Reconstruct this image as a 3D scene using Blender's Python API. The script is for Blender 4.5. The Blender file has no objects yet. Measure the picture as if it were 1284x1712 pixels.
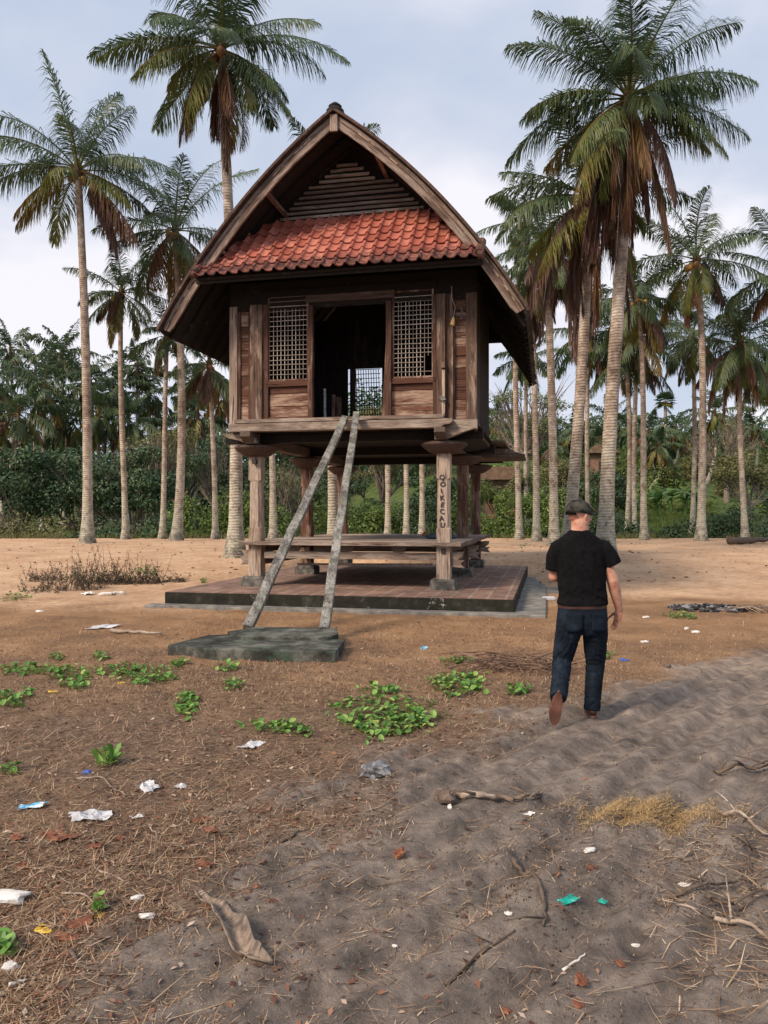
import bpy, math, random
import numpy as np
from mathutils import Vector, Matrix
S = bpy.context.scene
COL = S.collection
R = math.radians
# ---------------------------------------------------------------- camera
FP = 1286.0; CX = 642.0; HY = 864.0; CH = 1.6      # focal length in photo pixels, principal column, horizon row, eye height
cd = bpy.data.cameras.new('camera'); cam = bpy.data.objects.new('camera', cd); COL.objects.link(cam)
cd.sensor_fit = 'VERTICAL'; cd.sensor_height = 24.0; cd.lens = FP/1712*24.0; cd.shift_y = 8/1712
cd.clip_start = 0.05; cd.clip_end = 6000
cam.location = (0, 0, CH); cam.rotation_euler = (R(90), 0, 0)
S.camera = cam
S.view_settings.view_transform = 'Standard'; S.view_settings.look = 'None'
S.view_settings.exposure = 0.50; S.view_settings.gamma = 1.0
# ---------------------------------------------------------------- sun and sky
SUN_AZ = R(231); SUN_EL = R(38)                      # compass style: from +Y clockwise; behind the camera, to the left
sl = bpy.data.lights.new('sun', 'SUN'); sl.energy = 3.0; sl.angle = R(16); sl.color = (1.0, 0.80, 0.62)
so = bpy.data.objects.new('sun', sl); COL.objects.link(so)
sdir = Vector((math.sin(SUN_AZ)*math.cos(SUN_EL), math.cos(SUN_AZ)*math.cos(SUN_EL), math.sin(SUN_EL)))
so.rotation_euler = sdir.to_track_quat('Z', 'Y').to_euler()
so.location = (-20, -20, 30)
W = bpy.data.worlds.new('World'); S.world = W; W.use_nodes = True
wn = W.node_tree; wn.nodes.clear()
def wnode(t, **k):
    n = wn.nodes.new(t)
    for a, b in k.items(): setattr(n, a, b)
    return n
wo = wnode('ShaderNodeOutputWorld'); bg = wnode('ShaderNodeBackground'); bg.inputs[1].default_value = 0.083
sky = wnode('ShaderNodeTexSky'); sky.sky_type = 'NISHITA'; sky.sun_disc = False
sky.sun_elevation = SUN_EL; sky.sun_rotation = SUN_AZ; sky.air_density = 1.0; sky.dust_density = 2.0
tc = wnode('ShaderNodeTexCoord'); mp = wnode('ShaderNodeMapping'); mp.inputs['Scale'].default_value = (1.0, 1.0, 1.8)
mp.inputs['Location'].default_value = (0.4, 0.3, 0.15)
n1 = wnode('ShaderNodeTexNoise'); n1.inputs['Scale'].default_value = 2.6; n1.inputs['Detail'].default_value = 5; n1.inputs['Roughness'].default_value = 0.5
n1.inputs['Distortion'].default_value = 0.35
cr = wnode('ShaderNodeValToRGB')
e = cr.color_ramp.elements
e[0].position = 0.38; e[0].color = (5.0, 5.7, 7.1, 1)
e[1].position = 0.64; e[1].color = (8.8, 8.6, 9.1, 1)
m_ = e.new(0.52); m_.color = (6.2, 6.6, 7.7, 1)
mx = wnode('ShaderNodeMixRGB'); mx.inputs[0].default_value = 0.9
wl = wn.links.new
wl(tc.outputs['Generated'], mp.inputs[0]); wl(mp.outputs[0], n1.inputs[0]); wl(n1.outputs[0], cr.inputs[0])
wl(sky.outputs[0], mx.inputs[1]); wl(cr.outputs[0], mx.inputs[2]); wl(mx.outputs[0], bg.inputs[0]); wl(bg.outputs[0], wo.inputs[0])

# ---------------------------------------------------------------- helpers
rng = np.random.RandomState(7); random.seed(7)
def hsh(i, j, s):
    n = (i*374761393 + j*668265263 + s*1274126177) & 0x7fffffff
    n = ((n ^ (n >> 13))*1274126177) & 0x7fffffff
    return ((n ^ (n >> 16)) & 0xffff)/65535.0
def vn(x, y, s=0):
    x = np.asarray(x, float); y = np.asarray(y, float)
    i = np.floor(x).astype(np.int64); j = np.floor(y).astype(np.int64)
    u = x-i; v = y-j; u = u*u*(3-2*u); v = v*v*(3-2*v)
    return (hsh(i, j, s)*(1-u)+hsh(i+1, j, s)*u)*(1-v)+(hsh(i, j+1, s)*(1-u)+hsh(i+1, j+1, s)*u)*v - 0.5
def fbm(x, y, s=0, o=4):
    r = 0; a = 1.0
    for k in range(o):
        r = r + a*vn(np.asarray(x)*2**k, np.asarray(y)*2**k, s+k*17); a *= .5
    return r
def sst(a, b, x):
    t = np.clip((x-a)/(b-a), 0, 1); return t*t*(3-2*t)
HYAW = R(-12); HP = Vector((1.11, 14.2, 0)); HU = Vector((math.cos(HYAW), math.sin(HYAW))); HV = Vector((-math.sin(HYAW), math.cos(HYAW)))
def sand_edge(y):
    return np.interp(y, [-5, 2.4, 3.5, 4.4, 5.5, 6.1, 8, 10, 12, 13.5], [-3.5, -.75, -.65, -.25, .5, 1.1, 3.0, 5.0, 9, 30])
def sandmask(x, y):
    return sst(-.6, .6, x-sand_edge(y)+fbm(x*1.1, y*1.1, 3)*1.3)
def ground_h(x, y):
    x = np.asarray(x, float); y = np.asarray(y, float)
    g = .44*sst(15, 25, y)+.10*sst(25, 38, y)
    # flat ground where the plinth sits
    a = (x-HP.x)*HU.x+(y-HP.y)*HU.y; b = (x-HP.x)*HV.x+(y-HP.y)*HV.y
    inp = sst(2.6, 1.9, np.abs(a+1.73)-3.1+1.9)*sst(.9, .3, b-7.25)
    g = g*(1-inp)+np.minimum(g, .02)*inp
    sm = sandmask(x, y)
    # wheel ruts and footprints in the sand
    c, s = math.cos(R(39)), math.sin(R(39))
    q = x*c-y*s; p = x*s+y*c
    q2 = q+fbm(p*.35, q*.5, 9)*.16
    rut = (np.sin(q2*2*math.pi/.42)*.5+np.sin(q2*2*math.pi/.21+1.3+p*.3)*.6)*.032*(0.5+1.1*np.clip(vn(q*1.3, p*.3, 44)+.5, 0, 1))
    rut = rut-.035*np.exp(-((q2-.55)/.10)**2)-.035*np.exp(-((q2+.75)/.10)**2)+.02*np.exp(-((q2-.36)/.06)**2)+.02*np.exp(-((q2+.56)/.06)**2)-.03*np.exp(-((q2-1.7)/.11)**2)
    foot = -np.clip(fbm(x*4.2, y*4.2, 21, 2)-.12, 0, 1)*.07
    sandh = rut+foot+fbm(x*2.5, y*2.5, 5, 5)*.015+fbm(x*14, y*14, 6, 2)*.008
    lit = fbm(x*3.2, y*3.2, 31, 5)*.035+fbm(x*16, y*16, 33, 2)*.010
    near = sst(16, 11, y)*sst(-3, 0, y)
    g = g+near*(sandh*sm+lit*(1-sm))+(1-near)*fbm(x*.6, y*.6, 12, 3)*.02*(1-inp)
    # beyond the crest
    d = sst(38, 40.5, y)
    far = np.interp(y, [38, 60, 110, 160, 400], [-.4, 1.9, 11.5, 14, 15])
    side = .45+.55*sst(-8, 8, x)
    g = g*(1-d)+d*(far*side+fbm(x*.07, y*.07, 60, 3)*2.0*sst(48, 80, y)+fbm(x*.5, y*.5, 61, 2)*.2)
    return g
def gh(x, y): return float(ground_h(np.array([x]), np.array([y]))[0])
def P3(px, py, Z): return Vector(((px-CX)/FP*Z, Z, CH+(HY-py)/FP*Z))
_ZS = 2.0*1.006**np.arange(570)
def PG(px, py):
    """point of the ground seen at a photo pixel"""
    X_ = (px-CX)/FP*_ZS; hit = np.nonzero(CH+(HY-py)/FP*_ZS <= ground_h(X_, _ZS))[0]
    i = int(hit[0]) if len(hit) else len(_ZS)-1
    zz = np.linspace(_ZS[max(i-1, 0)], _ZS[i], 9); d = CH+(HY-py)/FP*zz-ground_h((px-CX)/FP*zz, zz)
    k = int(np.argmin(np.abs(d))); z = float(zz[k])
    return Vector(((px-CX)/FP*z, z, gh((px-CX)/FP*z, z)))
def tag(o, label=None, cat=None, group=None, kind=None):
    if label: o['label'] = label
    if cat: o['category'] = cat
    if group: o['group'] = group
    if kind: o['kind'] = kind
    return o
def empty(name, loc=(0, 0, 0), rz=0, label=None, cat=None, group=None):
    o = bpy.data.objects.new(name, None); COL.objects.link(o); o.location = loc; o.rotation_euler = (0, 0, rz)
    o.empty_display_size = .2
    return tag(o, label, cat, group)
def rot_to(d, up=(0, 0, 1)):
    d = Vector(d).normalized(); u = Vector(up)
    s = d.cross(u)
    if s.length < 1e-4: s = d.cross(Vector((0, 1, 0)))
    s.normalize(); u = s.cross(d)
    return s, d, u
class MB:
    def __init__(self): self.v = []; self.f = []; self.n = 0; self.age = []
    def add(self, vs, fs, age=0.0):
        self.v.append(np.asarray(vs, float)); k = self.n
        self.f += [tuple(i+k for i in f) for f in fs]
        self.n += len(vs); self.age.append(np.full(len(vs), age)); return self
    BF = [(0, 1, 3, 2), (4, 6, 7, 5), (0, 4, 5, 1), (2, 3, 7, 6), (0, 2, 6, 4), (1, 5, 7, 3)]
    def box(self, a, b):
        vs = [(x, y, z) for x in (a[0], b[0]) for y in (a[1], b[1]) for z in (a[2], b[2])]
        return self.add(vs, self.BF)
    def bar(self, p0, p1, w, t, up=(0, 0, 1), taper=1.0):
        p0 = Vector(p0); p1 = Vector(p1); s, d, u = rot_to(p1-p0, up)
        vs = []
        for p, k in ((p0, 1), (p1, taper)):
            for a in (-1, 1):
                for b in (-1, 1): vs.append(p+s*(a*w*k/2)+u*(b*t*k/2))
        return self.add(vs, self.BF)
    def tube(self, pts, rad, n=8, cap=True, jit=0):
        pts = [Vector(p) for p in pts]; m = len(pts)
        if not hasattr(rad, '__len__'): rad = [rad]*m
        vs = []; ref = Vector((0.13, 0.97, 0.21))
        for i, p in enumerate(pts):
            d = (pts[min(i+1, m-1)]-pts[max(i-1, 0)])
            s, d, u = rot_to(d, ref)
            for k in range(n):
                an = 2*math.pi*k/n; r = rad[i]*(1+random.uniform(-jit, jit))
                vs.append(p+s*math.cos(an)*r+u*math.sin(an)*r)
        fs = [(i*n+k, i*n+(k+1) % n, (i+1)*n+(k+1) % n, (i+1)*n+k) for i in range(m-1) for k in range(n)]
        if cap: fs += [tuple(range(n))[::-1], tuple((m-1)*n+k for k in range(n))]
        return self.add(vs, fs)
    def lathe(self, c, prof, n=24, sq=0.0):
        vs = []; m = len(prof)
        for r, z in prof:
            for k in range(n):
                an = 2*math.pi*k/n; x, y = math.cos(an), math.sin(an)
                q = 1/max(abs(x), abs(y)); q = 1*(1-sq)+q*sq
                vs.append((c[0]+x*r*q, c[1]+y*r*q, c[2]+z))
        fs = [(i*n+k, i*n+(k+1) % n, (i+1)*n+(k+1) % n, (i+1)*n+k) for i in range(m-1) for k in range(n)]
        fs += [tuple(range(n))[::-1], tuple((m-1)*n+k for k in range(n))]
        return self.add(vs, fs)
    def ell(self, c, r, n=10, m=14, M=None):
        vs = [(0, 0, 1)]
        for i in range(1, n):
            th = math.pi*i/n
            for k in range(m):
                ph = 2*math.pi*k/m; vs.append((math.sin(th)*math.cos(ph), math.sin(th)*math.sin(ph), math.cos(th)))
        vs.append((0, 0, -1)); L = len(vs)-1
        fs = [(0, 1+k, 1+(k+1) % m) for k in range(m)]
        fs += [(1+i*m+k, 1+(i+1)*m+k, 1+(i+1)*m+(k+1) % m, 1+i*m+(k+1) % m) for i in range(n-2) for k in range(m)]
        fs += [(L, 1+(n-2)*m+(k+1) % m, 1+(n-2)*m+k) for k in range(m)]
        c = Vector(c); out = []
        for v in vs:
            q = Vector((v[0]*r[0], v[1]*r[1], v[2]*r[2]))
            if M is not None: q = M @ q
            out.append(c+q)
        return self.add(out, fs)
    def prism(self, poly, y0, y1, axis='y'):
        """polygon of (a,h) extruded along y (or polygon (x,y) along z)"""
        n = len(poly)
        if axis == 'y': vs = [(a, y0, h) for a, h in poly]+[(a, y1, h) for a, h in poly]
        elif axis == 'z': vs = [(a, h, y0) for a, h in poly]+[(a, h, y1) for a, h in poly]
        else: vs = [(y0, a, h) for a, h in poly]+[(y1, a, h) for a, h in poly]
        fs = [tuple(range(n)), tuple(range(n, 2*n))[::-1]]+[(i, i+n, (i+1) % n+n, (i+1) % n) for i in range(n)]
        return self.add(vs, fs)
    def build(self, name, mat, parent=None, smooth=False, bevel=0, age=False):
        me = bpy.data.meshes.new(name)
        V = np.concatenate(self.v) if self.v else np.zeros((0, 3))
        me.from_pydata(V.tolist(), [], self.f)
        if age:
            at = me.attributes.new('age', 'FLOAT', 'POINT'); at.data.foreach_set('value', np.concatenate(self.age).astype(np.float32))
        me.materials.append(mat)
        if smooth: me.polygons.foreach_set('use_smooth', [True]*len(me.polygons))
        me.update()
        o = bpy.data.objects.new(name, me); COL.objects.link(o)
        if parent: o.parent = parent
        if bevel:
            b = o.modifiers.new('bevel', 'BEVEL'); b.width = bevel; b.segments = 2; b.limit_method = 'ANGLE'; b.angle_limit = R(40)
        return o
def fast_mesh(name, V, nper, mat, parent=None, attrs=None, smooth=False):
    """V: (N*nper,3) vertices of N separate polygons with nper corners"""
    me = bpy.data.meshes.new(name); V = np.ascontiguousarray(V, np.float32); n = len(V)//nper
    me.vertices.add(len(V)); me.vertices.foreach_set('co', V.ravel())
    me.loops.add(len(V)); me.loops.foreach_set('vertex_index', np.arange(len(V), dtype=np.int32))
    me.polygons.add(n); me.polygons.foreach_set('loop_start', np.arange(n, dtype=np.int32)*nper)
    me.polygons.foreach_set('loop_total', np.full(n, nper, np.int32))
    me.update(calc_edges=True); me.validate()
    if attrs:
        for k, a in attrs.items():
            at = me.attributes.new(k, 'FLOAT', 'POINT'); at.data.foreach_set('value', np.asarray(a, np.float32))
    me.materials.append(mat)
    o = bpy.data.objects.new(name, me); COL.objects.link(o)
    if parent: o.parent = parent
    return o
# ---------------------------------------------------------------- materials
class NT:
    def __init__(self, name, rough=.8, spec=.3):
        self.m = bpy.data.materials.new(name); self.m.use_nodes = True; self.t = self.m.node_tree
        self.b = self.t.nodes['Principled BSDF']; self.b.inputs['Roughness'].default_value = rough
        self.b.inputs['Specular IOR Level'].default_value = spec
        self.out = self.t.nodes['Material Output']
    def n(self, ty, **k):
        n = self.t.nodes.new(ty)
        for a, b in k.items():
            if hasattr(n, a): setattr(n, a, b)
            else: n.inputs[a].default_value = b
        return n
    def l(self, a, b): self.t.links.new(a, b)
    def coord(self, scale=(1, 1, 1), kind='Object', off=None):
        c = self.n('ShaderNodeTexCoord'); m = self.n('ShaderNodeMapping'); m.inputs['Scale'].default_value = scale
        src = c.outputs[kind]
        if off is not None:
            a = self.n('ShaderNodeVectorMath', operation='ADD'); self.l(src, a.inputs[0]); self.l(off, a.inputs[1]); src = a.outputs[0]
        self.l(src, m.inputs[0]); return m.outputs[0]
    def noise(self, co, scale, detail=4, rough=.55, dist=0.0):
        n = self.n('ShaderNodeTexNoise'); n.inputs['Scale'].default_value = scale; n.inputs['Detail'].default_value = detail
        n.inputs['Roughness'].default_value = rough; n.inputs['Distortion'].default_value = dist
        if co is not None: self.l(co, n.inputs['Vector'])
        return n.outputs[0]
    def ramp(self, fac, stops, interp='LINEAR'):
        r = self.n('ShaderNodeValToRGB'); r.color_ramp.interpolation = interp; el = r.color_ramp.elements
        while len(el) > 1: el.remove(el[-1])
        for i, (p, c) in enumerate(stops):
            if not hasattr(c, '__len__'): c = (c, c, c)
            q = el[0] if i == 0 else el.new(p)
            q.position = p; q.color = (c[0], c[1], c[2], 1)
        self.l(fac, r.inputs[0]); return r.outputs[0]
    def mix(self, fac, a, b, mode='MIX'):
        m = self.n('ShaderNodeMixRGB', blend_type=mode)
        for s, i in ((fac, 0), (a, 1), (b, 2)):
            if isinstance(s, (int, float)): m.inputs[i].default_value = s if i == 0 else (s, s, s, 1)
            elif isinstance(s, tuple): m.inputs[i].default_value = (*s[:3], 1)
            else: self.l(s, m.inputs[i])
        return m.outputs[0]
    def math(self, op, a, b=0.0, clamp=False):
        m = self.n('ShaderNodeMath', operation=op); m.use_clamp = clamp
        for s, i in ((a, 0), (b, 1)):
            if isinstance(s, (int, float)): m.inputs[i].default_value = s
            else: self.l(s, m.inputs[i])
        return m.outputs[0]
    def island(self): return self.n('ShaderNodeNewGeometry').outputs['Random Per Island']
    def attr(self, name): return self.n('ShaderNodeAttribute', attribute_name=name).outputs['Fac']
    def color(self, c): self.l(c, self.b.inputs['Base Color'])
    def bump(self, h, strength=.5, dist=.01):
        b = self.n('ShaderNodeBump'); b.inputs['Strength'].default_value = strength; b.inputs['Distance'].default_value = dist
        self.l(h, b.inputs['Height']); self.l(b.outputs[0], self.b.inputs['Normal'])
def wood(name, c1, c2, pale=(.45, .38, .31), axis='z', pale_amt=.5, rough=.85, vary=.35, moss=None, along=False):
    t = NT(name, rough, .25); isl = t.island(); c0_ = t.coord
    if along:
        def c1_(scale=(1, 1, 1), kind='Object', off=None):
            a_ = t.n('ShaderNodeAttribute', attribute_name='gr'); m = t.n('ShaderNodeMapping'); m.inputs['Scale'].default_value = scale; t.l(a_.outputs['Vector'], m.inputs[0]); return m.outputs[0]
        t.coord = c1_
    off = t.n('ShaderNodeCombineXYZ'); k = t.math('MULTIPLY', isl, 37.0)
    for i in range(3): t.l(k, off.inputs[i])
    al, ac = 1.6, 30.0
    sc = {'x': (al, ac, ac), 'y': (ac, al, ac), 'z': (ac, ac, al)}[axis]
    co = t.coord(sc, off=off.outputs[0]); g = t.noise(co, 1.0, 6, .65, .4)
    base = t.ramp(g, [(.3, c1), (.7, c2)])
    sc2 = tuple(s*.11+.6 for s in sc)
    g2 = t.noise(t.coord(sc2, off=off.outputs[0]), 1.3, 6, .7, .3)
    fade = t.math('ADD', g2, t.math('MULTIPLY', t.math('SUBTRACT', isl, .5), .25))
    fm = t.ramp(fade, [(.62-pale_amt*.3, 0), (.72-pale_amt*.22, 1)])
    fine = t.noise(t.coord(tuple(s*3 for s in sc)), 1.0, 3, .6)
    fm2 = t.math('MULTIPLY', fm, t.ramp(fine, [(.35, .25), (.6, 1)]))
    c = t.mix(fm2, base, pale)
    tone = t.ramp(isl, [(0, 1-vary), (1, 1+vary*.6)])
    c = t.mix(1.0, c, tone, 'MULTIPLY')
    if moss:
        mm = t.ramp(t.noise(t.coord((1, 1, 1)), 5.0, 5, .7), [(.5, 0), (.66, .7)])
        c = t.mix(mm, c, moss)
    crack = t.ramp(t.noise(t.coord(tuple(s*1.3 for s in sc), off=off.outputs[0]), 1.0, 2, .5), [(.30, .25), (.40, 1)])
    c = t.mix(1.0, c, crack, 'MULTIPLY')
    t.color(c)
    t.bump(t.math('ADD', t.math('MULTIPLY', g, .6), t.math('ADD', t.math('MULTIPLY', fine, .25), crack)), .7, .006)
    return t.m
def simple(name, stops, scale=6, rough=.8, spec=.3, bump=.3, bd=.01, detail=5, isl=0.0, stretch=(1, 1, 1), kind='Object', bscale=None):
    t = NT(name, rough, spec); n = t.noise(t.coord(stretch, kind), scale, detail, .6)
    if isl: n = t.math('ADD', n, t.math('MULTIPLY', t.math('SUBTRACT', t.island(), .5), isl))
    t.color(t.ramp(n, stops))
    bn = n if bscale is None else t.noise(t.coord(stretch, kind), bscale, 5, .65)
    if bump: t.bump(bn, bump, bd)
    return t.m
def foliage(name, stops, trans=.25, rough=.5, vary=.5, attr=None, nscale=.5):
    t = NT(name, rough, .35); isl = t.island()
    n = t.noise(t.coord((1, 1, 1)), nscale, 3)
    f = t.math('ADD', t.math('MULTIPLY', isl, vary), t.math('MULTIPLY', n, 1-vary))
    if attr:
        a = t.attr('age'); f = t.math('ADD', a, t.math('MULTIPLY', t.math('SUBTRACT', isl, .5), .16))
    c = t.ramp(f, stops)
    if attr: c = t.mix(1.0, c, t.ramp(n, [(.3, .75), (.7, 1.2)]), 'MULTIPLY')
    t.color(c)
    if trans:
        tr = t.n('ShaderNodeBsdfTranslucent'); t.l(c, tr.inputs[0]); ms = t.n('ShaderNodeMixShader'); ms.inputs[0].default_value = trans
        t.l(t.b.outputs[0], ms.inputs[1]); t.l(tr.outputs[0], ms.inputs[2]); t.l(ms.outputs[0], t.out.inputs[0])
    return t.m
# ---------------------------------------------------------------- ground
def make_ground():
    ys = [-60, -40, -25, -14, -8, -5, -3, -1.5, -.5, .4, 1.0, 1.4, 1.7]
    y = 1.9
    while y < 42: ys.append(y); y *= 1.0048 if y < 12 else 1.009
    while y < 200: ys.append(y); y *= 1.05
    ys += [240, 320, 500, 900, 1600, 2600, 4000]
    xs = [0.0]; x = 0.0
    st = .016
    while x < 3.0: x += st; xs.append(x); st *= 1.002
    while x < 5000: st = max(st, .01*x)*1.03; x += st; xs.append(x)
    xs = np.array(sorted([-a for a in xs[1:]]+xs)); ys = np.array(ys)
    X, Y = np.meshgrid(xs, ys); H = ground_h(X, Y)
    V = np.stack([X.ravel(), Y.ravel(), H.ravel()], 1); nx = len(xs); ny = len(ys)
    I = (np.arange(ny-1)[:, None]*nx+np.arange(nx-1)[None]).ravel()
    F = np.stack([I, I+1, I+nx+1, I+nx], 1)
    me = bpy.data.meshes.new('ground'); me.vertices.add(len(V)); me.vertices.foreach_set('co', V.astype(np.float32).ravel())
    me.loops.add(F.size); me.loops.foreach_set('vertex_index', F.astype(np.int32).ravel())
    me.polygons.add(len(F)); me.polygons.foreach_set('loop_start', np.arange(len(F), dtype=np.int32)*4)
    me.polygons.foreach_set('loop_total', np.full(len(F), 4, np.int32)); me.polygons.foreach_set('use_smooth', np.ones(len(F), bool))
    me.update(calc_edges=True)
    x, y = V[:, 0], V[:, 1]
    sand = sandmask(x, y)
    soil = np.clip(sst(11.5, 17, y+fbm(x*.5, y*.5, 71, 3)*3.0)+.0, 0, 1)*(1-sst(38, 39.5, y))
    green = sst(38.5, 40, y+fbm(x*1.5, y*1.5, 80, 2)*.8)
    for k, a in (('sand', sand), ('soil', soil), ('green', green)):
        at = me.attributes.new(k, 'FLOAT', 'POINT'); at.data.foreach_set('value', a.astype(np.float32))
    t = NT('ground_soil', .95, .15)
    co = t.coord((1, 1, 1))
    n_lo = t.noise(co, .9, 5, .6); n_md = t.noise(co, 7, 6, .65); n_hi = t.noise(co, 45, 5, .7); n_vh = t.noise(co, 260, 3, .7)
    grit = t.ramp(n_vh, [(.3, .72), (.7, 1.25)])
    sandc = t.ramp(t.math('ADD', t.math('MULTIPLY', n_md, .6), t.math('MULTIPLY', n_lo, .4)), [(.36, (.080, .069, .061)), (.5, (.205, .172, .147)), (.66, (.37, .31, .255))])
    litc = t.ramp(t.math('ADD', t.math('MULTIPLY', n_hi, .55), t.math('MULTIPLY', n_md, .45)), [(.34, (.058, .042, .032)), (.5, (.175, .118, .08)), (.66, (.34, .24, .16))])
    dry = t.ramp(t.math('ADD', t.math('MULTIPLY', n_hi, .5), t.math('MULTIPLY', n_lo, .5)), [(.36, (.18, .105, .06)), (.52, (.32, .19, .10)), (.64, (.44, .29, .17))])
    soilc = t.ramp(t.math('ADD', t.math('MULTIPLY', n_md, .5), t.math('MULTIPLY', n_lo, .5)), [(.34, (.36, .22, .135)), (.5, (.54, .36, .225)), (.66, (.68, .49, .33))])
    grn = t.ramp(n_lo, [(.3, (.03, .05, .015)), (.5, (.07, .11, .03)), (.7, (.13, .13, .06))])
    gy = t.n('ShaderNodeSeparateXYZ'); t.l(t.n('ShaderNodeTexCoord').outputs['Object'], gy.inputs[0])
    mid = t.n('ShaderNodeMapRange'); t.l(gy.outputs[1], mid.inputs[0]); mid.inputs[1].default_value = 5.5; mid.inputs[2].default_value = 10.5
    midn = t.math('ADD', mid.outputs[0], t.math('MULTIPLY', t.math('SUBTRACT', n_lo, .5), 1.6), True)
    c = t.mix(midn, litc, dry)
    sfar = t.mix(mid.outputs[0], sandc, t.mix(1.0, sandc, (1.35, 1.25, 1.12), 'MULTIPLY'))
    se = t.math('ADD', t.attr('sand'), t.math('MULTIPLY', t.math('SUBTRACT', n_md, .5), 1.1))
    c = t.mix(t.ramp(se, [(.25, 0), (.8, 1)]), c, sfar)
    so_ = t.math('ADD', t.attr('soil'), t.math('MULTIPLY', t.math('SUBTRACT', n_md, .5), .7))
    c = t.mix(t.ramp(so_, [(.25, 0), (.75, 1)]), c, soilc)
    c = t.mix(t.attr('green'), c, grn)
    c = t.mix(1.0, c, grit, 'MULTIPLY')
    t.color(c)
    t.bump(t.math('ADD', t.math('MULTIPLY', n_md, .35), t.math('ADD', t.math('MULTIPLY', n_hi, .5), t.math('MULTIPLY', n_vh, .25))), .9, .03)
    me.materials.append(t.m)
    o = bpy.data.objects.new('ground', me); COL.objects.link(o); tag(o, kind='structure')
make_ground()
# far hills
def hills():
    n = 160; vs = []; fs = []
    for i in range(n):
        x = -2600+5200*i/(n-1); h = 95+90*float(fbm(x/600.0, 3.3, 90, 4))+70*math.exp(-((x-140)/260)**2)
        vs += [(x, 1500, -5), (x, 1750+200*float(fbm(x/300.0, 8.3, 95, 2)), max(h, 20)*1.15), (x, 2300, -5)]
    for i in range(n-1):
        a = i*3; fs += [(a, a+3, a+4, a+1), (a+1, a+4, a+5, a+2)]
    m = simple('hill_forest', [(.35, (.03, .05, .025)), (.65, (.06, .08, .04))], .01, bump=0)
    o = MB().add(vs, fs).build('hills', m, smooth=True); tag(o, kind='structure')
hills()

# ---------------------------------------------------------------- the stilt hut
W_pale = wood('weathered_post_wood', (.13, .085, .06), (.24, .165, .12), (.50, .41, .33), 'z', .8)
W_postx = wood('weathered_beam_wood', (.14, .10, .078), (.27, .20, .155), (.50, .42, .35), 'x', .85)
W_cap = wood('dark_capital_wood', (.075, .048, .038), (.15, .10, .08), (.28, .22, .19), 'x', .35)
W_posty = wood('weathered_side_beam_wood', (.10, .07, .055), (.19, .14, .11), (.34, .28, .23), 'y', .4)
W_face = wood('facade_post_wood', (.085, .048, .034), (.19, .125, .092), (.48, .37, .29), 'z', .55)
W_redx = wood('red_brown_board_wood', (.065, .028, .018), (.15, .068, .044), (.38, .27, .20), 'x', .42)
W_redz = wood('red_brown_frame_wood', (.065, .032, .022), (.14, .072, .05), (.36, .26, .20), 'z', .42)
W_dark = wood('dark_aged_shade_wood', (.012, .009, .007), (.028, .021, .017), (.06, .045, .038), 'y', .1)  # old wood, darkened further so its colour carries indoor and eave shade
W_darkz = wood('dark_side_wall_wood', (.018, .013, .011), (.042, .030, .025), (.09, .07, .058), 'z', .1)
W_lat = wood('lattice_wood', (.26, .22, .19), (.42, .37, .32), (.58, .53, .47), 'z', .4)
W_barge = wood('barge_board_wood', (.075, .048, .036), (.17, .112, .085), (.38, .30, .25), 'x', .55, along=True, vary=.1)
W_purlin = wood('purlin_wood', (.10, .065, .05), (.20, .13, .10), (.40, .31, .25), 'y', .45)
W_slat = wood('gable_slat_wood', (.12, .10, .085), (.26, .215, .18), (.42, .37, .32), 'x', .4)
W_grey = wood('grey_driftwood', (.07, .065, .06), (.20, .19, .175), (.50, .49, .45), 'z', .75, moss=(.17, .20, .14))
thatch = simple('dark_roof_thatch', [(.3, (.012, .010, .009)), (.7, (.05, .042, .036))], 30, bump=.8, bd=.03, stretch=(1, 1, 4))
hut = empty('stilt_hut', (HP.x, HP.y, 0), HYAW, 'old red-brown wooden stilt hut with curved pointed roof, orange tile apron and dark doorway', 'hut')
c12, s12 = HU.x, -HU.y
def hp(px, py, b):
    ox = HP.x+HV.x*b; oy = HP.y+HV.y*b; k = (px-CX)/FP
    a = (k*oy-ox)/(c12+s12*k); Z = oy-s12*a
    return a, CH+(HY-py)/FP*Z
PT = .26   # plinth top
def wob(a): return a+random.uniform(-.006, .006)
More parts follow.
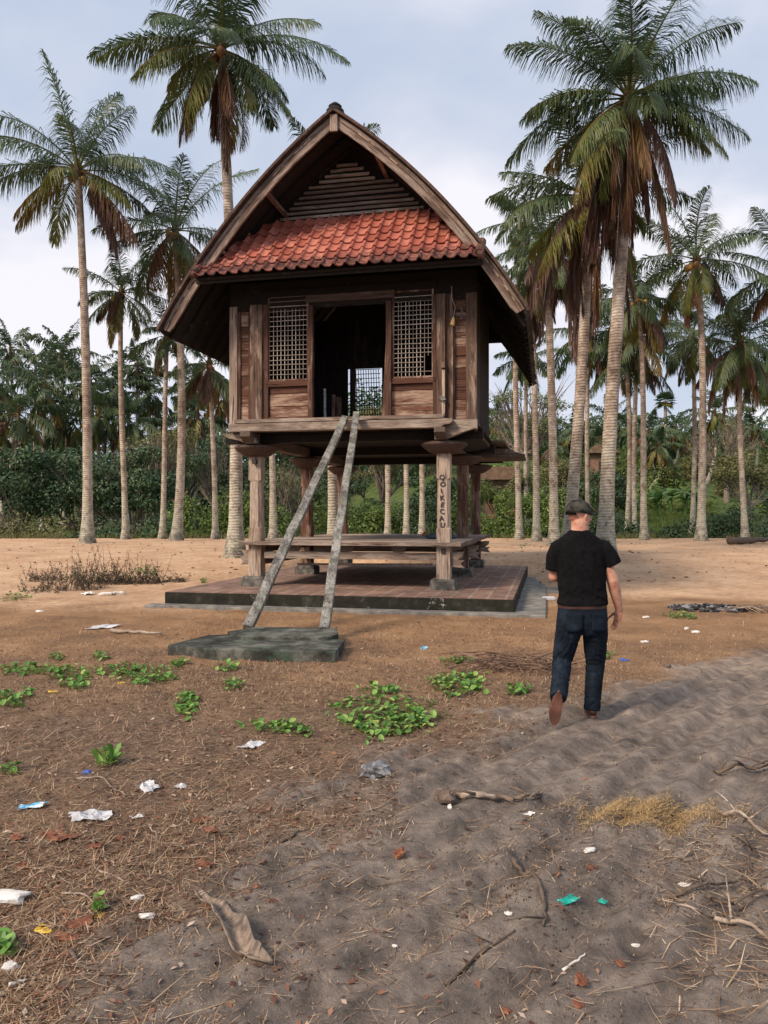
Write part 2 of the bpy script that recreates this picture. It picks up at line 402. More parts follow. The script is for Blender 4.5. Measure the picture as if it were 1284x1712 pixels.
# posts
rows = [(0.0, -3.66, 0.0), (3.2, -3.66, 0.0), (6.4, -3.66, 0.0)]
pad_m = simple('mossy_concrete', [(.3, (.03, .03, .027)), (.5, (.10, .095, .085)), (.7, (.24, .23, .20))], 7, .95, bump=.6, bd=.01, bscale=40)
ink = simple('black_graffiti_ink', [(0, (.025, .022, .03)), (1, (.05, .045, .06))], 5, bump=0)
bolt_m = simple('dark_iron', [(0, (.02, .018, .016)), (1, (.06, .045, .035))], 20, .6)
for b, aL, aR in rows:
    for a in (aL, aR):
        m = MB(); w = .125
        z0, z1, z2, z3 = PT+.2, 1.55, 2.3, 2.78
        # chamfered shaft: square foot, chamfered middle, square head
        def ring(z, w, ch): return [(a+x, b+y, z) for x, y in ((-w+ch, -w), (w-ch, -w), (w, -w+ch), (w, w-ch), (w-ch, w), (-w+ch, w), (-w, w-ch), (-w, -w+ch))]
        lv = [(z0, w*1.02, .004), (1.38, w, .004), (1.40, w*.97, .05), (2.28, w*.93, .05), (2.31, w, .006), (z3, w*.98, .006)]
        vs = []; fs = []
        for z, ww, ch in lv: vs += ring(z, ww, ch)
        for i in range(len(lv)-1):
            for k in range(8): fs.append((i*8+k, i*8+(k+1) % 8, (i+1)*8+(k+1) % 8, (i+1)*8+k))
        fs += [tuple(range(8))[::-1], tuple(40+k for k in range(8))]
        m.add(vs, fs); p = m.build('post', W_pale if b == 0 else W_redz, hut)
        MB().lathe((a, b, 2.76), [(.20, 0), (.27, .03), (.40, .13), (.43, .16), (.43, .19), (.36, .215), (.3, .22)], 32).build('capital', W_cap, p, smooth=False, bevel=.004)
        q = .23; d = MB(); vv = []
        for z, s in ((PT-.02, q*1.02), (PT+.16, q), (PT+.2, q*.9)): vv += [(a+x*s+random.uniform(-.012, .012), b+y*s+random.uniform(-.012, .012), z) for x, y in ((-1, -1), (1, -1), (1, 1), (-1, 1))]
        d.add(vv, [(i*4+k, i*4+(k+1) % 4, i*4+4+(k+1) % 4, i*4+4+k) for i in range(2) for k in range(4)]+[(3, 2, 1, 0), (8, 9, 10, 11)])
        d.build('stone_pad', pad_m, p, bevel=.012)
        if b == 0:
            br = MB().box((a-.02, b-.22, 2.62), (a+.06, b-.127, 2.70)) if a < -1 else MB().box((a-.035, b-.155, .93), (a+.045, b-.128, 1.02))
            br.build('iron_bracket', bolt_m, p)
        if b == 0 and a == 0:
            for i, chr_ in enumerate(['Q', 'O', 'I', 'K', 'E', 'C', 'A', 'U']):
                cu = bpy.data.curves.new('graffiti_letter', 'FONT'); cu.body = chr_; cu.size = .125; cu.offset = .0035; cu.extrude = .0015; cu.align_x = 'CENTER'; cu.shear = .2*math.sin(i*2.1)
                to = bpy.data.objects.new('graffiti_letter', cu); COL.objects.link(to)
                dg = bpy.context.evaluated_depsgraph_get(); me = bpy.data.meshes.new_from_object(to.evaluated_get(dg)); bpy.data.objects.remove(to)
                go = bpy.data.objects.new('graffiti_letter', me); COL.objects.link(go); go.parent = p; me.materials.clear(); me.materials.append(ink)
                go.location = (-.02+.008*math.sin(i*3), -.131, 2.28-i*.125); go.rotation_euler = (R(90), R(6*math.sin(i*1.7)), 0)
# beams along the depth carrying the floor
for a in (-3.66, 0.0):
    m = MB(); m.prism([(-.62, 3.19), (-.62, 3.10), (-.50, 3.03), (-.36, 2.98), (6.9, 2.98), (6.9, 3.19)], a-.1, a+.1, 'x')
    m.build('floor_bearer', W_posty, hut, bevel=.006)
for b in (0.0, 3.2, 6.4):
    MB().box((-4.28, b-.09, 3.02), (.72, b+.09, 3.185)).build('cross_beam', W_dark, hut, bevel=.006)
m = MB()
bb = -.2
while bb < 6.9:
    m.box((-4.2+random.uniform(-.02, .02), bb, 3.192), (.70, bb+.12, 3.232)); bb += .17
m.build('floor_joists', W_dark, hut)
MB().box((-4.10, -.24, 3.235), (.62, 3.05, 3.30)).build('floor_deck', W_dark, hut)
# front beam with carved end, sill plank
a0, _ = hp(383, 712, -.52); a1, _ = hp(758, 712, -.52)
m = MB(); m.prism([(a0, 3.20), (a0, 3.345), (a1-.02, 3.345), (a1, 3.30), (a1-.06, 3.25), (a1-.16, 3.235), (a1-.22, 3.19)], -.56, -.36)
m.build('front_beam', W_postx, hut, bevel=.007)
a0, _ = hp(392, 700, -.42); a1, _ = hp(742, 700, -.42)
MB().box((a0, -.44, 3.372), (a1, -.24, 3.44)).build('sill_plank', W_postx, hut, bevel=.006)
a0, _ = hp(739, 700, -.3); MB().box((a0, -.345, 3.17), (.64, -.235, 3.345)).build('sill_beam', W_postx, hut, bevel=.006)
m = MB(); m.prism([(-.12, 2.99), (-.12, 3.18), (.62, 3.18), (.42, 3.12), (.16, 3.02), (.05, 2.99)], -.42, -.30); m.build('carved_bracket', W_postx, hut, bevel=.006)
m = MB(); m.prism([(-3.5, 2.99), (-3.6, 3.18), (-4.22, 3.18), (-4.1, 3.10), (-3.85, 3.04), (-3.7, 2.99)], -.42, -.30); m.build('carved_bracket', W_postx, hut, bevel=.006)
# facade, plane b=-.3
FB = -.30
def F(px0, py0, px1, py1, d0=0.0, d1=.05):
    xa, _ = hp(px0, (py0+py1)/2, FB); xb, _ = hp(px1, (py0+py1)/2, FB); xm = (px0+px1)/2
    _, hb = hp(xm, py1, FB); _, ht = hp(xm, py0, FB)
    return (xa, FB+d0, hb), (xb, FB+d1, ht)
ZB, ZT = 3.345, 5.62
def vpost(name, px0, px1, d0, d1, mat, z0=ZB, z1=ZT, parent=hut):
    xa, _ = hp(px0, 620, FB); xb, _ = hp(px1, 620, FB)
    return MB().box((xa, FB+d0, z0), (xb, FB+d1, z1)).build(name, mat, parent, bevel=.006)
W_white = wood('pale_corner_wood', (.24, .17, .13), (.40, .31, .25), (.58, .48, .40), 'z', .6)
vpost('corner_board', 384, 397, -.02, .08, W_white); vpost('corner_board', 784, 797, -.02, .08, W_face)
vpost('wall_post', 420, 440, -.07, .07, W_face); vpost('wall_post', 731, 745, -.07, .07, W_face)
vpost('wall_post', 745, 752, -.02, .05, W_redz); vpost('wall_post', 752, 758, -.05, .05, W_face)
vpost('window_stile', 440, 449, -.03, .04, W_redz); vpost('window_stile', 724, 731, -.03, .04, W_redz)
def boards(px0, px1, pys, mat, name='wall_panel', back=.03, stile=True):
    m = MB()
    xa, _ = hp(px0, 620, FB); xb, _ = hp(px1, 620, FB); xm = (px0+px1)/2
    zs = [hp(xm, p, FB)[1] if p is not None else z for p, z in [(p, None) for p in pys]]
    for z0, z1 in zip(zs[1:], zs[:-1]):
        m.box((xa, FB+back+random.uniform(-.004, .004), z0+.004), (xb, FB+back+.03, z1-.004))
    return m.build(name, mat, hut, bevel=.004)
boards(399, 419, [480, 505, 526, 546, 565, 585, 605, 628, 645, 662, 680, 705], W_redx)
vpost('panel_stile', 397, 402, 0, .05, W_redz); vpost('panel_stile', 415, 420, 0, .05, W_redz)
boards(759, 784, [480, 520, 555, 575, 594, 614, 634, 652, 668, 684, 704], W_redx)
vpost('panel_stile', 758, 761, 0, .05, W_redz); vpost('panel_stile', 779, 784, -.005, .05, W_face)
boards(450, 519, [646, 658, 679, 700], W_redx, back=.02)
boards(655, 727, [641, 652, 676, 697], W_redx, back=.02)
W_redp = W_redx
for (x0, x1, yy) in ((446, 522, (636, 646)), (651, 731, (632, 641))):
    a, b = F(x0, yy[0], x1, yy[1], -.03, .05); MB().box(a, b).build('window_sill', W_redx, hut, bevel=.005)
for (x0, x1) in ((449, 516), (657, 725)):
    a, b = F(x0, 697, x1, 702, -.012, .05); MB().box(a, b).build('panel_rail', W_redx, hut, bevel=.004)
vpost('door_jamb', 516, 524, -.06, .06, W_redz, z1=5.55); vpost('door_jamb', 646, 655, -.06, .06, W_redz, z1=5.55)
a, b = F(512, 490, 660, 502, -.04, .06); MB().box(a, b).build('door_lintel', W_cap, hut, bevel=.005)  # lintel and wall plate coloured darker to stand in for eave shade
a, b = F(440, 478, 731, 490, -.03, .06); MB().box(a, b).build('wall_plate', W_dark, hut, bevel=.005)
MB().box((-4.10, FB, 5.52), (.62, FB+.05, 6.05)).build('upper_wall', W_dark, hut)  # shade below the eaves put into the dark wood colour
def lattice(px0, px1, py0, py1, nx, ny, seed, miss=()):
    xa, _ = hp(px0, 620, FB); xb, _ = hp(px1, 620, FB); xm = (px0+px1)/2; zb = hp(xm, py1, FB)[1]; zt = hp(xm, py0, FB)[1]
    rd = random.Random(seed); y = FB+.01
    fr = MB(); t = .035
    fr.box((xa-t, y-.02, zb-t), (xa, y+.03, zt+t)).box((xb, y-.02, zb-t), (xb+t, y+.03, zt+t)).box((xa, y-.02, zb-t), (xb, y+.03, zb)).box((xa, y-.02, zt), (xb, y+.03, zt+t))
    f = fr.build('window_frame', W_redz, hut, bevel=.003)
    m = MB()
    for i in range(1, nx):
        x = xa+(xb-xa)*i/nx+rd.uniform(-.004, .004); x2 = x+rd.uniform(-.006, .006)
        zz = zb
        if (i, 'v') in miss: zz = zb+(zt-zb)*.24
        m.bar((x, y, zz), (x2, y, zt),   .010, .010, (0, 1, 0))
    for j in range(1, ny):
        z = zb+(zt-zb)*j/ny+rd.uniform(-.004, .004); xe = xb
        if (j, 'h') in miss: xe = xb-(xb-xa)*.22
        m.bar((xa, y-.013, z), (xe, y-.013, z+rd.uniform(-.008, .008)), .010, .010, (0, 1, 0))
    m.build('lattice', W_lat, f)
lattice(451, 513, 488, 634, 10, 18, 1)
lattice(659, 722, 488, 629, 10, 18, 2, miss=((2, 'h'), (3, 'h'), (4, 'h'), (9, 'v')))
# tilted door leaf inside the opening on the right
m = MB(); x0, _ = hp(646, 620, FB)
m.add([(x0-.10, FB+.08, ZB+.08), (x0, FB+.08, ZB+.08), (x0, FB+.08, 5.15), (x0-.012, FB+.08, 5.15), (x0-.10, FB+.12, ZB+.08), (x0, FB+.12, ZB+.08), (x0, FB+.12, 5.15), (x0-.012, FB+.12, 5.15)],
      [(0, 1, 2, 3), (7, 6, 5, 4), (0, 4, 5, 1), (1, 5, 6, 2), (2, 6, 7, 3), (3, 7, 4, 0)]); m.build('door_leaf', W_redz, hut)
# latch block on right post
a, b = F(739, 607, 745, 617, -.13, -.06); mm_ = MB().box(a, b); a, b = F(740, 620, 745, 697, -.10, -.06); mm_.box(a, b); mm_.build('post_batten', W_pale, hut, bevel=.004)
m = MB(); a, h = hp(735, 665, FB); m.prism([(a-.02, h+.02), (a+.1, h), (a+.13, h-.06), (a+.06, h-.08), (a, h-.03)], FB-.16, FB-.05); m.build('latch_block', W_grey, hut, bevel=.005)
# side and rear walls with grooved boards
for a, sg in ((.62, 1), (-4.10, -1)):
    m = MB(); b = FB+.08
    while b < 2.95:
        w = .16; x = a-.02-random.uniform(0, .012)*1
        xx = (x-.03, x) if sg > 0 else (a+.02, a+.05)
        m.box((xx[0], b, 3.30), (xx[1], b+w-.012, 6.12)); b += w
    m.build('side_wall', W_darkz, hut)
    m = MB(); m.box((a-.045, FB+.07, 3.15), (a+.0, 3.05, 3.33)).build('side_sill', W_posty, hut, bevel=.005) if sg > 0 else m.box((a, FB+.07, 3.15), (a+.045, 3.05, 3.33)).build('side_sill', W_posty, hut, bevel=.005)
m = MB(); m.prism([(.0, 3.0), (.6, 3.12), (.6, 3.15), (.0, 3.18)], .2, 3.0); m.build('side_soffit', W_dark, hut)
# rear wall with an opening closed by a lattice (b=3.0)
BR = 2.98
la, lz = hp(597, 695, BR); lb, _ = hp(635, 695, BR); _, lt = hp(615, 618, BR)
m = MB(); m.box((-4.08, BR, 3.30), (la-.22, BR+.04, 6.12)).box((lb+.05, BR, 3.30), (.60, BR+.04, 6.12)).box((la-.22, BR, lt+.03), (lb+.05, BR+.04, 6.12))
m.box((la-.17, BR, 3.30), (la-.04, BR+.04, lt+.03))
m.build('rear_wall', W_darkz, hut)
m = MB()
for i in range(10):
    x = la+(lb-la)*i/9; m.bar((x+.03, BR-.02, 3.30), (x-.03, BR+.0, lt), .014, .014, (0, 1, 0))
for j in range(17):
    z = 3.32+(lt-3.32)*j/16; m.bar((la-.02, BR-.03, z), (lb+.02, BR-.03, z), .014, .014, (0, 1, 0))
m.build('rear_lattice', W_dark, hut)
# pale rail and red stumps stored inside the doorway
a, h = hp(544, 650, 1.2); m = MB().bar((a, 1.2, 3.3), (a-.01, 1.2, h), .045, .04, (0, 1, 0)); m.build('white_batten', simple('flaking_white_paint', [(.35, (.30, .32, .34)), (.6, (.7, .73, .76))], 20), hut)
m = MB(); a, h = hp(558, 660, 1.3); m.bar((a, 1.3, 3.3), (a, 1.3, h), .07, .05, (0, 1, 0)); a, h = hp(567, 664, 1.5); m.bar((a, 1.5, 3.3), (a, 1.5, h), .10, .05, (0, 1, 0)); m.build('door_stile', W_redz, hut)
# ---- roof
prL = [(559, 190), (469, 272), (409.5, 339.5), (360, 399), (340, 430), (325, 460), (270, 545)]
prR = [(561, 190), (634, 245), (684, 287), (733.6, 337), (773.5, 384), (810, 432), (883, 533)]
RB = -1.0
L = [hp(x, y, RB) for x, y in prL]; Rr = [hp(x, y, RB) for x, y in prR]
apex = (-1.8, 8.72)
# symmetrical smooth profile: half width as function of height
def half(h):
    hs = []; ws = []
    for (aL, hL) in L[1:]: hs.append(hL); ws.append(-1.8-aL)
    for (aR, hR) in Rr[1:]: hs.append(hR); ws.append(aR+1.8)
    hs.append(8.72); ws.append(0)
    pf = HALF; return float(np.polyval(pf, (8.72-h)))
hs = [8.72-h for _, h in L[1:]]+[8.72-h for _, h in Rr[1:]]+[0]*6; ws = [-1.8-a for a, _ in L[1:]]+[a+1.8 for a, _ in Rr[1:]]+[0]*6
HALF = np.polyfit(hs, ws, 4)
HE = 5.0
def prof(off=0.0, n=22, sgn=1, h0=HE, h1=8.72):
    """profile points from apex down, offset inwards by off"""
    pts = []
    for i in range(n+1):
        h = h1+(h0-h1)*i/n; w = max(half(h), 0) if i else 0
        d = 1e-3; dw = (half(h-d)-half(h+d))/(2*d); nl = math.hypot(1, dw)
        pts.append((-1.8+sgn*(w-off/nl if True else w), h-off*dw/nl))
    return pts
V0, V1 = -1.05, 6.1
for sgn, nm in ((-1, 'roof_slope'), (1, 'roof_slope')):
    o_ = prof(-.05, sgn=sgn); i_ = prof(.05, sgn=sgn)
    o_[0] = (-1.8, o_[0][1]); i_[0] = (-1.8, i_[0][1])
    nb = 40; vs = []; fs = []
    n = len(o_)
    for k in range(nb+1):
        b = V0+(V1-V0)*k/nb
        for q, (a, h) in enumerate(o_):
            j = .018*float(vn(b*9, q*2.0, 3)); e_ = random.uniform(-.05, .03) if q == n-1 else 0
            vs.append((a+sgn*(j+e_*.5), b, h+j-e_))
        for q, (a, h) in enumerate(i_): vs.append((a, b, h))
    st_ = 2*n
    for k in range(nb):
        for q in range(n-1):
            A = k*st_+q; fs.append((A, A+1, A+st_+1, A+st_)); B = k*st_+n+q; fs.append((B, B+st_, B+st_+1, B+1))
        A = k*st_+n-1; B = k*st_+2*n-1; fs.append((A, B, B+st_, A+st_))
    for q in range(n-1):
        fs.append((q, n+q, n+q+1, q+1)); A = nb*st_; fs.append((A+q, A+q+1, A+n+q+1, A+n+q))
    rf = MB().add(vs, fs).build(nm, thatch, hut)
    # rafters below the slope
    m = MB()
    for k in range(16):
        b = V0+.25+(V1-V0-.4)*k/15; pp = prof(.09, 10, sgn)
        for (p, q) in zip(pp[:-1], pp[1:]): m.bar((p[0], b, p[1]), (q[0], b, q[1]), .05, .06, (0, 1, 0))
    m.build('rafters', W_dark, hut)
    # barge board: curved board in the gable plane
    o_ = prof(.02, 26, sgn, h0=5.08); i_ = prof(.205, 26, sgn, h0=5.08)
    o_[0] = (-1.8, o_[0][1]); i_[0] = (-1.8, i_[0][1]-.12)
    i_ = [(-1.8 if (p[0]+1.8)*sgn < 0 else p[0], p[1]) for p in i_]
    i_[-1] = (i_[-1][0]+sgn*.03, i_[-1][1]+.03)
    poly = o_+i_[::-1]; m = MB(); n = len(o_)
    vs = [(a, RB-.07, h) for a, h in o_+i_]+[(a, RB-.02, h) for a, h in o_+i_]
    fs = []
    for q in range(n-1):
        fs += [(q, q+1, n+q+1, n+q), (2*n+q, 3*n+q, 3*n+q+1, 2*n+q+1), (q, 2*n+q, 2*n+q+1, q+1), (n+q, n+q+1, 3*n+q+1, 3*n+q)]
    fs += [(n-1, 2*n-1+0, 4*n-1, 3*n-1)]
    m.add(vs, fs); bo = m.build('barge_board', W_barge, hut)
    L0 = 0; sx = []
    for q in range(n): L0 += (math.hypot(o_[q][0]-o_[q-1][0], o_[q][1]-o_[q-1][1]) if q else 0); sx.append(L0)
    gv = [(s+5*sgn, t_, 0) for k in range(2) for t_ in (0, .2) for s in sx]
    at = bo.data.attributes.new('gr', 'FLOAT_VECTOR', 'POINT'); at.data.foreach_set('vector', np.array(gv, np.float32).ravel())
    # second thin moulding along the outer edge, rusty cap strip
    cap = simple('rusty_roof_edging', [(.3, (.03, .022, .018)), (.6, (.10, .055, .04)), (.75, (.2, .19, .17))], 12)
    m = MB(); pp = prof(-.02, 30, sgn, h0=5.02); pp[0] = (-1.8, pp[0][1])
    for (p, q) in zip(pp[:-1], pp[1:]): m.bar((p[0], RB-.09, p[1]), (q[0], RB-.09, q[1]), .16, .045, (-(q[1]-p[1]), 0, (q[0]-p[0])))
    m.build('edge_strip', cap, bo)
    m = MB(); pp = prof(.085, 30, sgn, h0=5.08)[1:]
    for (p, q) in zip(pp[:-1], pp[1:]): m.bar((p[0], RB-.078, p[1]), (q[0], RB-.078, q[1]), .02, .02, (0, 1, 0))
    m.build('edge_moulding', W_purlin, bo)
    # purlin ends
    for hh in ((7.45, 6.45) if sgn < 0 else (8.0, 6.9)):
        w = half(hh)-.2; m = MB(); m.bar((-1.8+sgn*w, RB+.02, hh), (-1.8+sgn*w, 0.1, hh), .07, .07); m.build('purlin', W_purlin, hut)
# ridge knob and hanging peg
MB().lathe((-1.8, RB-.02, 8.70), [(.15, 0), (.16, .06), (.10, .11), (.12, .14), (.05, .20)], 14).build('ridge_knob', thatch, hut)
MB().box((-1.87, RB-.12, 8.36), (-1.73, RB-.075, 8.66)).build('ridge_peg', W_white, hut, bevel=.01)
m = MB(); m.box((-1.95, V0, 8.66), (-1.65, V1, 8.78)); m.build('ridge_cap', thatch, hut, bevel=.03)
# gable infill and slats, front and back
for gb, sl_ in ((.12, 1), (5.2, 0)):
    pr = [(a, h) for a, h in prof(.12, 20, 1, h0=6.0)]; pl = [(a, h) for a, h in prof(.12, 20, -1, h0=6.0)]
    poly = pl[::-1]+pr[1:]
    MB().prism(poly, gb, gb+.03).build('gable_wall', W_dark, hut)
    if sl_:
        m = MB(); z = 7.18
        while z < 8.35:
            w = half(z)-.16; x0 = -1.8-w; x1 = -1.8+w
            if z > 8.0: x0 += .1; x1 -= .25
            m.bar((x0, gb-.035, z), (x1, gb-.035, z+random.uniform(-.012, .012)), .055, .05, (0, 1, 0)); z += .094
        m.build('gable_slats', W_slat, hut, bevel=.012)
# tile apron
tile = NT('clay_roof_tile', .75, .3); ti = tile.island()
tc_ = tile.ramp(ti, [(0, (.28, .075, .052)), (.5, (.41, .125, .088)), (1, (.52, .20, .145))])
nn = tile.noise(tile.coord((1, 1, 1)), 9, 6, .7); nl_ = tile.noise(tile.coord((1, 1, 1)), 2.2, 4, .6)
tc_ = tile.mix(tile.ramp(nn, [(.48, 0), (.72, .8)]), tc_, (.27, .09, .06))
tc_ = tile.mix(tile.ramp(tile.noise(tile.coord((1, 1, 1)), 40, 4, .7), [(.55, 0), (.75, .5)]), tc_, (.62, .33, .24))
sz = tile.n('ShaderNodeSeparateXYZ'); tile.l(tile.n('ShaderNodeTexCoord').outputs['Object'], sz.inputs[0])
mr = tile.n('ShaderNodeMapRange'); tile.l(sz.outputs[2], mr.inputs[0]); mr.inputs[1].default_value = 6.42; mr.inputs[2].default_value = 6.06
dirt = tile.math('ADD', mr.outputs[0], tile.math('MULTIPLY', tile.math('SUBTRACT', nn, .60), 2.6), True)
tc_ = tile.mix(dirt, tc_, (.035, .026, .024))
tile.color(tc_); tile.bump(nn, .4, .01)
TB0, TH0, TB1, TH1 = .02, 7.30, -1.28, 5.93; EW = 2.60
SLn = math.hypot(TB1-TB0, TH1-TH0); dn = Vector((0, (TB1-TB0)/SLn, (TH1-TH0)/SLn)); nn_ = Vector((0, dn.z, -dn.y)) ; nn_ = -nn_ if nn_.z < 0 else nn_
NR = 7; pitch = .215; V_ = MB()
def tprof(t):  # s-shaped tile section across one pitch
    return .048*math.sin(math.pi*min(t/.42, 1)) if t < .42 else -.012*math.sin(math.pi*(t-.42)/.58)
for r in range(NR):
    t0 = SLn*r/NR-.03; t1 = SLn*(r+1)/NR+.012
    hm = TH0+(TH1-TH0)*(r+.5)/NR; bm = TB0+(TB1-TB0)*(r+.7)/NR
    w = half(hm)+.25 if bm > RB-.02 else EW+.05
    if r == NR-1: w = EW+.05
    c0 = int(math.floor((-w)/pitch)); c1 = int(math.ceil(w/pitch))
    for c in range(c0, c1):
        u0 = c*pitch
        if u0 < -w-.02 or u0+pitch > w+.10: continue
        K = 10; vs = []; fs = []; jz = random.uniform(-.004, .006); ja = random.uniform(-.005, .005)
        for j, (t, lift) in enumerate(((t0, .0), ((t0+t1)/2, .018), (t1, .036), (t1, .016))):
            for k in range(K+1):
                x = -1.8+u0+pitch*1.04*k/K; y = tprof(min(k/K, .9999))+lift+jz+ja*(t-t0)
                p = Vector((x, TB0, TH0))+dn*t+nn_*y
                if p.y > RB-.02: lim = half(p.z)-.045; p.x = max(min(p.x, -1.8+lim), -1.8-lim)
                vs.append(p)
        for j in range(3):
            for k in range(K): fs.append((j*(K+1)+k, j*(K+1)+k+1, (j+1)*(K+1)+k+1, (j+1)*(K+1)+k))
        V_.add(vs, fs)
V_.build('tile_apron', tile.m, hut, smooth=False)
# dark decking below tiles, eave end tiles
p0 = Vector((0, TB0, TH0))-nn_*.03; p1 = Vector((0, TB1+.05, TH1))-nn_*.03+dn*-.02
w0 = half(TH0)-.15; w1 = EW-.05
MB().add([(-1.8-w0, p0.y, p0.z), (-1.8+w0, p0.y, p0.z), (-1.8+w1, p1.y, p1.z), (-1.8-w1, p1.y, p1.z), (-1.8-w0, p0.y+.03, p0.z-.03), (-1.8+w0, p0.y+.03, p0.z-.03), (-1.8+w1, p1.y+.03, p1.z-.04), (-1.8-w1, p1.y+.03, p1.z-.04)],
         [(3, 2, 1, 0), (4, 5, 6, 7), (0, 1, 5, 4), (2, 3, 7, 6), (1, 2, 6, 5), (3, 0, 4, 7)]).build('apron_decking', W_dark, hut)
MB().box((-1.8-EW, TB1+.16, TH1-.08), (-1.8+EW, TB1+.21, TH1-.0)).build('eave_board', thatch, hut)
endm = simple('grimy_ridge_tile', [(.35, (.03, .022, .02)), (.55, (.12, .05, .035)), (.75, (.30, .12, .08))], 9)
for sg in (-1, 1):
    m = MB(); x = -1.8+sg*(EW-.04)
    m.tube([(x-sg*.02, TB1-.0, TH1+.04), (x+sg*.07, TB1-.02, TH1+.02)], [.075, .065], 8); m.tube([(x, TB1-.02, TH1+.05), (x, TB1+.5, TH1+.42)], [.08, .08], 8)
    m.build('eave_end_tile', endm, hut, bevel=.01)
# rear deck, lower, sticking out to the right
MB().box((-4.2, 3.1, 3.24), (.95, 6.95, 3.29)).build('rear_deck', W_posty, hut, bevel=.008)
m = MB(); m.box((-.1, 4.0, 2.98), (1.35, 5.3, 3.06)); m.prism([(-.1, 3.07), (1.30, 3.07), (.9, 3.2), (-.1, 3.235)], 4.1, 5.2); m.build('side_ledge', W_posty, hut, bevel=.01)
# sleeping platform below the hut
BT = 1.13
m = MB(); a = -3.95; 
b = -.2
while b < 6.65:
    w = random.uniform(.17, .24); m.box((-3.92+random.uniform(-.015, .015), b, BT-.035+random.uniform(-.004, .004)), (.33+random.uniform(-.02, .02), b+w-.008, BT)); b += w
bn = m.build('sleeping_platform', W_postx, hut, bevel=.005)
MB().box((-3.94, -.235, BT-.07), (.34, -.203, BT+.004)).build('platform_edge', W_postx, bn, bevel=.005)
MB().box((.335, -.2, BT-.075), (.365, 6.6, BT-.004)).build('platform_edge', W_posty, bn, bevel=.005)
for b in (-.02, 3.2, 6.4):
    MB().box((-3.50, b-.04, .80), (-.14, b+.04, .935)).build('platform_rail', W_postx, bn, bevel=.006)
    for a in (-2.9, -1.85, -.85):
        MB().prism([(a-.16, BT-.075), (a-.10, .94), (a+.10, .94), (a+.16, BT-.075)], b-.035, b+.035).build('wedge_block', W_posty, bn, bevel=.004)
    # carved tenon ends to the right of the posts
    MB().prism([(.13, .68), (.38, .66), (.31, .735), (.38, .80), (.24, .80), (.34, .87), (.36, .96), (.13, .95)], b-.04, b+.04).build('carved_tenon', W_postx, bn, bevel=.004)
    MB().prism([(-3.79, .68), (-3.98, .66), (-3.93, .735), (-3.98, .80), (-3.9, .87), (-3.98, .96), (-3.79, .95)], b-.04, b+.04).build('carved_tenon', W_postx, bn, bevel=.004)
for a in (-3.66, 0.0):
    MB().box((a-.035, .14, .9), (a+.035, 6.3, 1.05)).build('platform_bearer', W_posty, bn, bevel=.005)
    MB().box((a-.04, .14, .66), (a+.04, 6.3, .78)).build('platform_rail', W_posty, bn, bevel=.005)
# loose lath leaning low below the rail
a0, h0 = hp(470, 943, .6)
MB().bar((-3.2, 1.1, .62), (-.35, .9, .66), .05, .04).build('lower_lath', W_lat, bn)
# lamp socket on its wire
a, h = hp(758, 500, FB-.06); wire = MB()
pts = [hp(756, 480, FB), hp(756, 500, FB), hp(762, 515, FB), hp(759, 532, FB)]
wire.tube([(p[0], FB-.07, p[1]) for p in pts], .006, 6)
ww = wire.build('hanging_wire', simple('pale_cable', [(0, (.3, .28, .25)), (1, (.4, .38, .34))], 8), hut)
p = pts[-1]; MB().tube([(p[0], FB-.07, p[1]), (p[0]-.005, FB-.07, p[1]-.05), (p[0]-.02, FB-.07, p[1]-.14), (p[0]-.03, FB-.07, p[1]-.145)], [.02, .035, .045, .03], 8).build('lamp_socket', simple('yellowed_plastic', [(0, (.42, .26, .10)), (1, (.6, .42, .2))], 8, .5), ww)
m = MB()
for k in range(5): a, h = hp(771+random.uniform(-2, 2), 515+k*4, FB); m.box((a-.02, FB+.02, h-.015), (a+.02, FB+.031, h+.012))
m.build('paint_mark', simple('old_paint_mark', [(0, (.12, .115, .1)), (1, (.2, .19, .17))], 8), hut)
# ---------------------------------------------------------------- plinth, slab, poles
plx = empty('concrete_plinth', (HP.x, HP.y, 0), HYAW, 'low mossy concrete plinth paved in red brick tiles under the stilt hut', 'plinth')
t = NT('mossy_plinth_side', .95, .2); co = t.coord((1, 1, 1)); n1_ = t.noise(co, 4, 6, .7); n2_ = t.noise(co, 30, 5, .7)
c = t.ramp(n1_, [(.3, (.010, .010, .008)), (.55, (.028, .028, .022)), (.72, (.07, .07, .056))])
c = t.mix(t.ramp(t.math('ADD', t.math('MULTIPLY', n2_, .4), t.math('MULTIPLY', t.noise(co, 2.3, 5, .75), .6)), [(.60, 0), (.64, 1)]), c, (.42, .42, .38))
t.color(c); t.bump(n2_, .6, .012); plinth_side = t.m
t = NT('brick_paving', .85, .25); co = t.coord((1, 1, 1))
br = t.n('ShaderNodeTexBrick'); t.l(co, br.inputs[0]); br.inputs['Color1'].default_value = (.21, .115, .085, 1); br.inputs['Color2'].default_value = (.31, .185, .14, 1); br.inputs['Mortar'].default_value = (.34, .28, .235, 1)
br.inputs['Scale'].default_value = 1.0; br.inputs['Brick Width'].default_value = .30; br.inputs['Row Height'].default_value = .30; br.inputs['Mortar Size'].default_value = .02; br.offset = 0.0
n1_ = t.noise(co, 2.5, 6, .7); c = t.mix(t.ramp(n1_, [(.42, 0), (.62, .75)]), br.outputs[0], (.105, .075, .06))
c = t.mix(t.ramp(t.noise(co, 9, 5, .7), [(.55, 0), (.7, .6)]), c, (.36, .25, .19))
t.color(c); t.bump(t.math('ADD', t.noise(co, 25, 4), t.math('MULTIPLY', br.outputs[1], -1.0)), .4, .008); paving = t.m
A0, A1, B0, B1 = -4.82, 1.34, -1.5, 7.25
def slab(name, poly, z0, z1, mat, parent, bevel=.012): return MB().prism(poly, z0, z1, 'z').build(name, mat, parent, bevel=bevel)
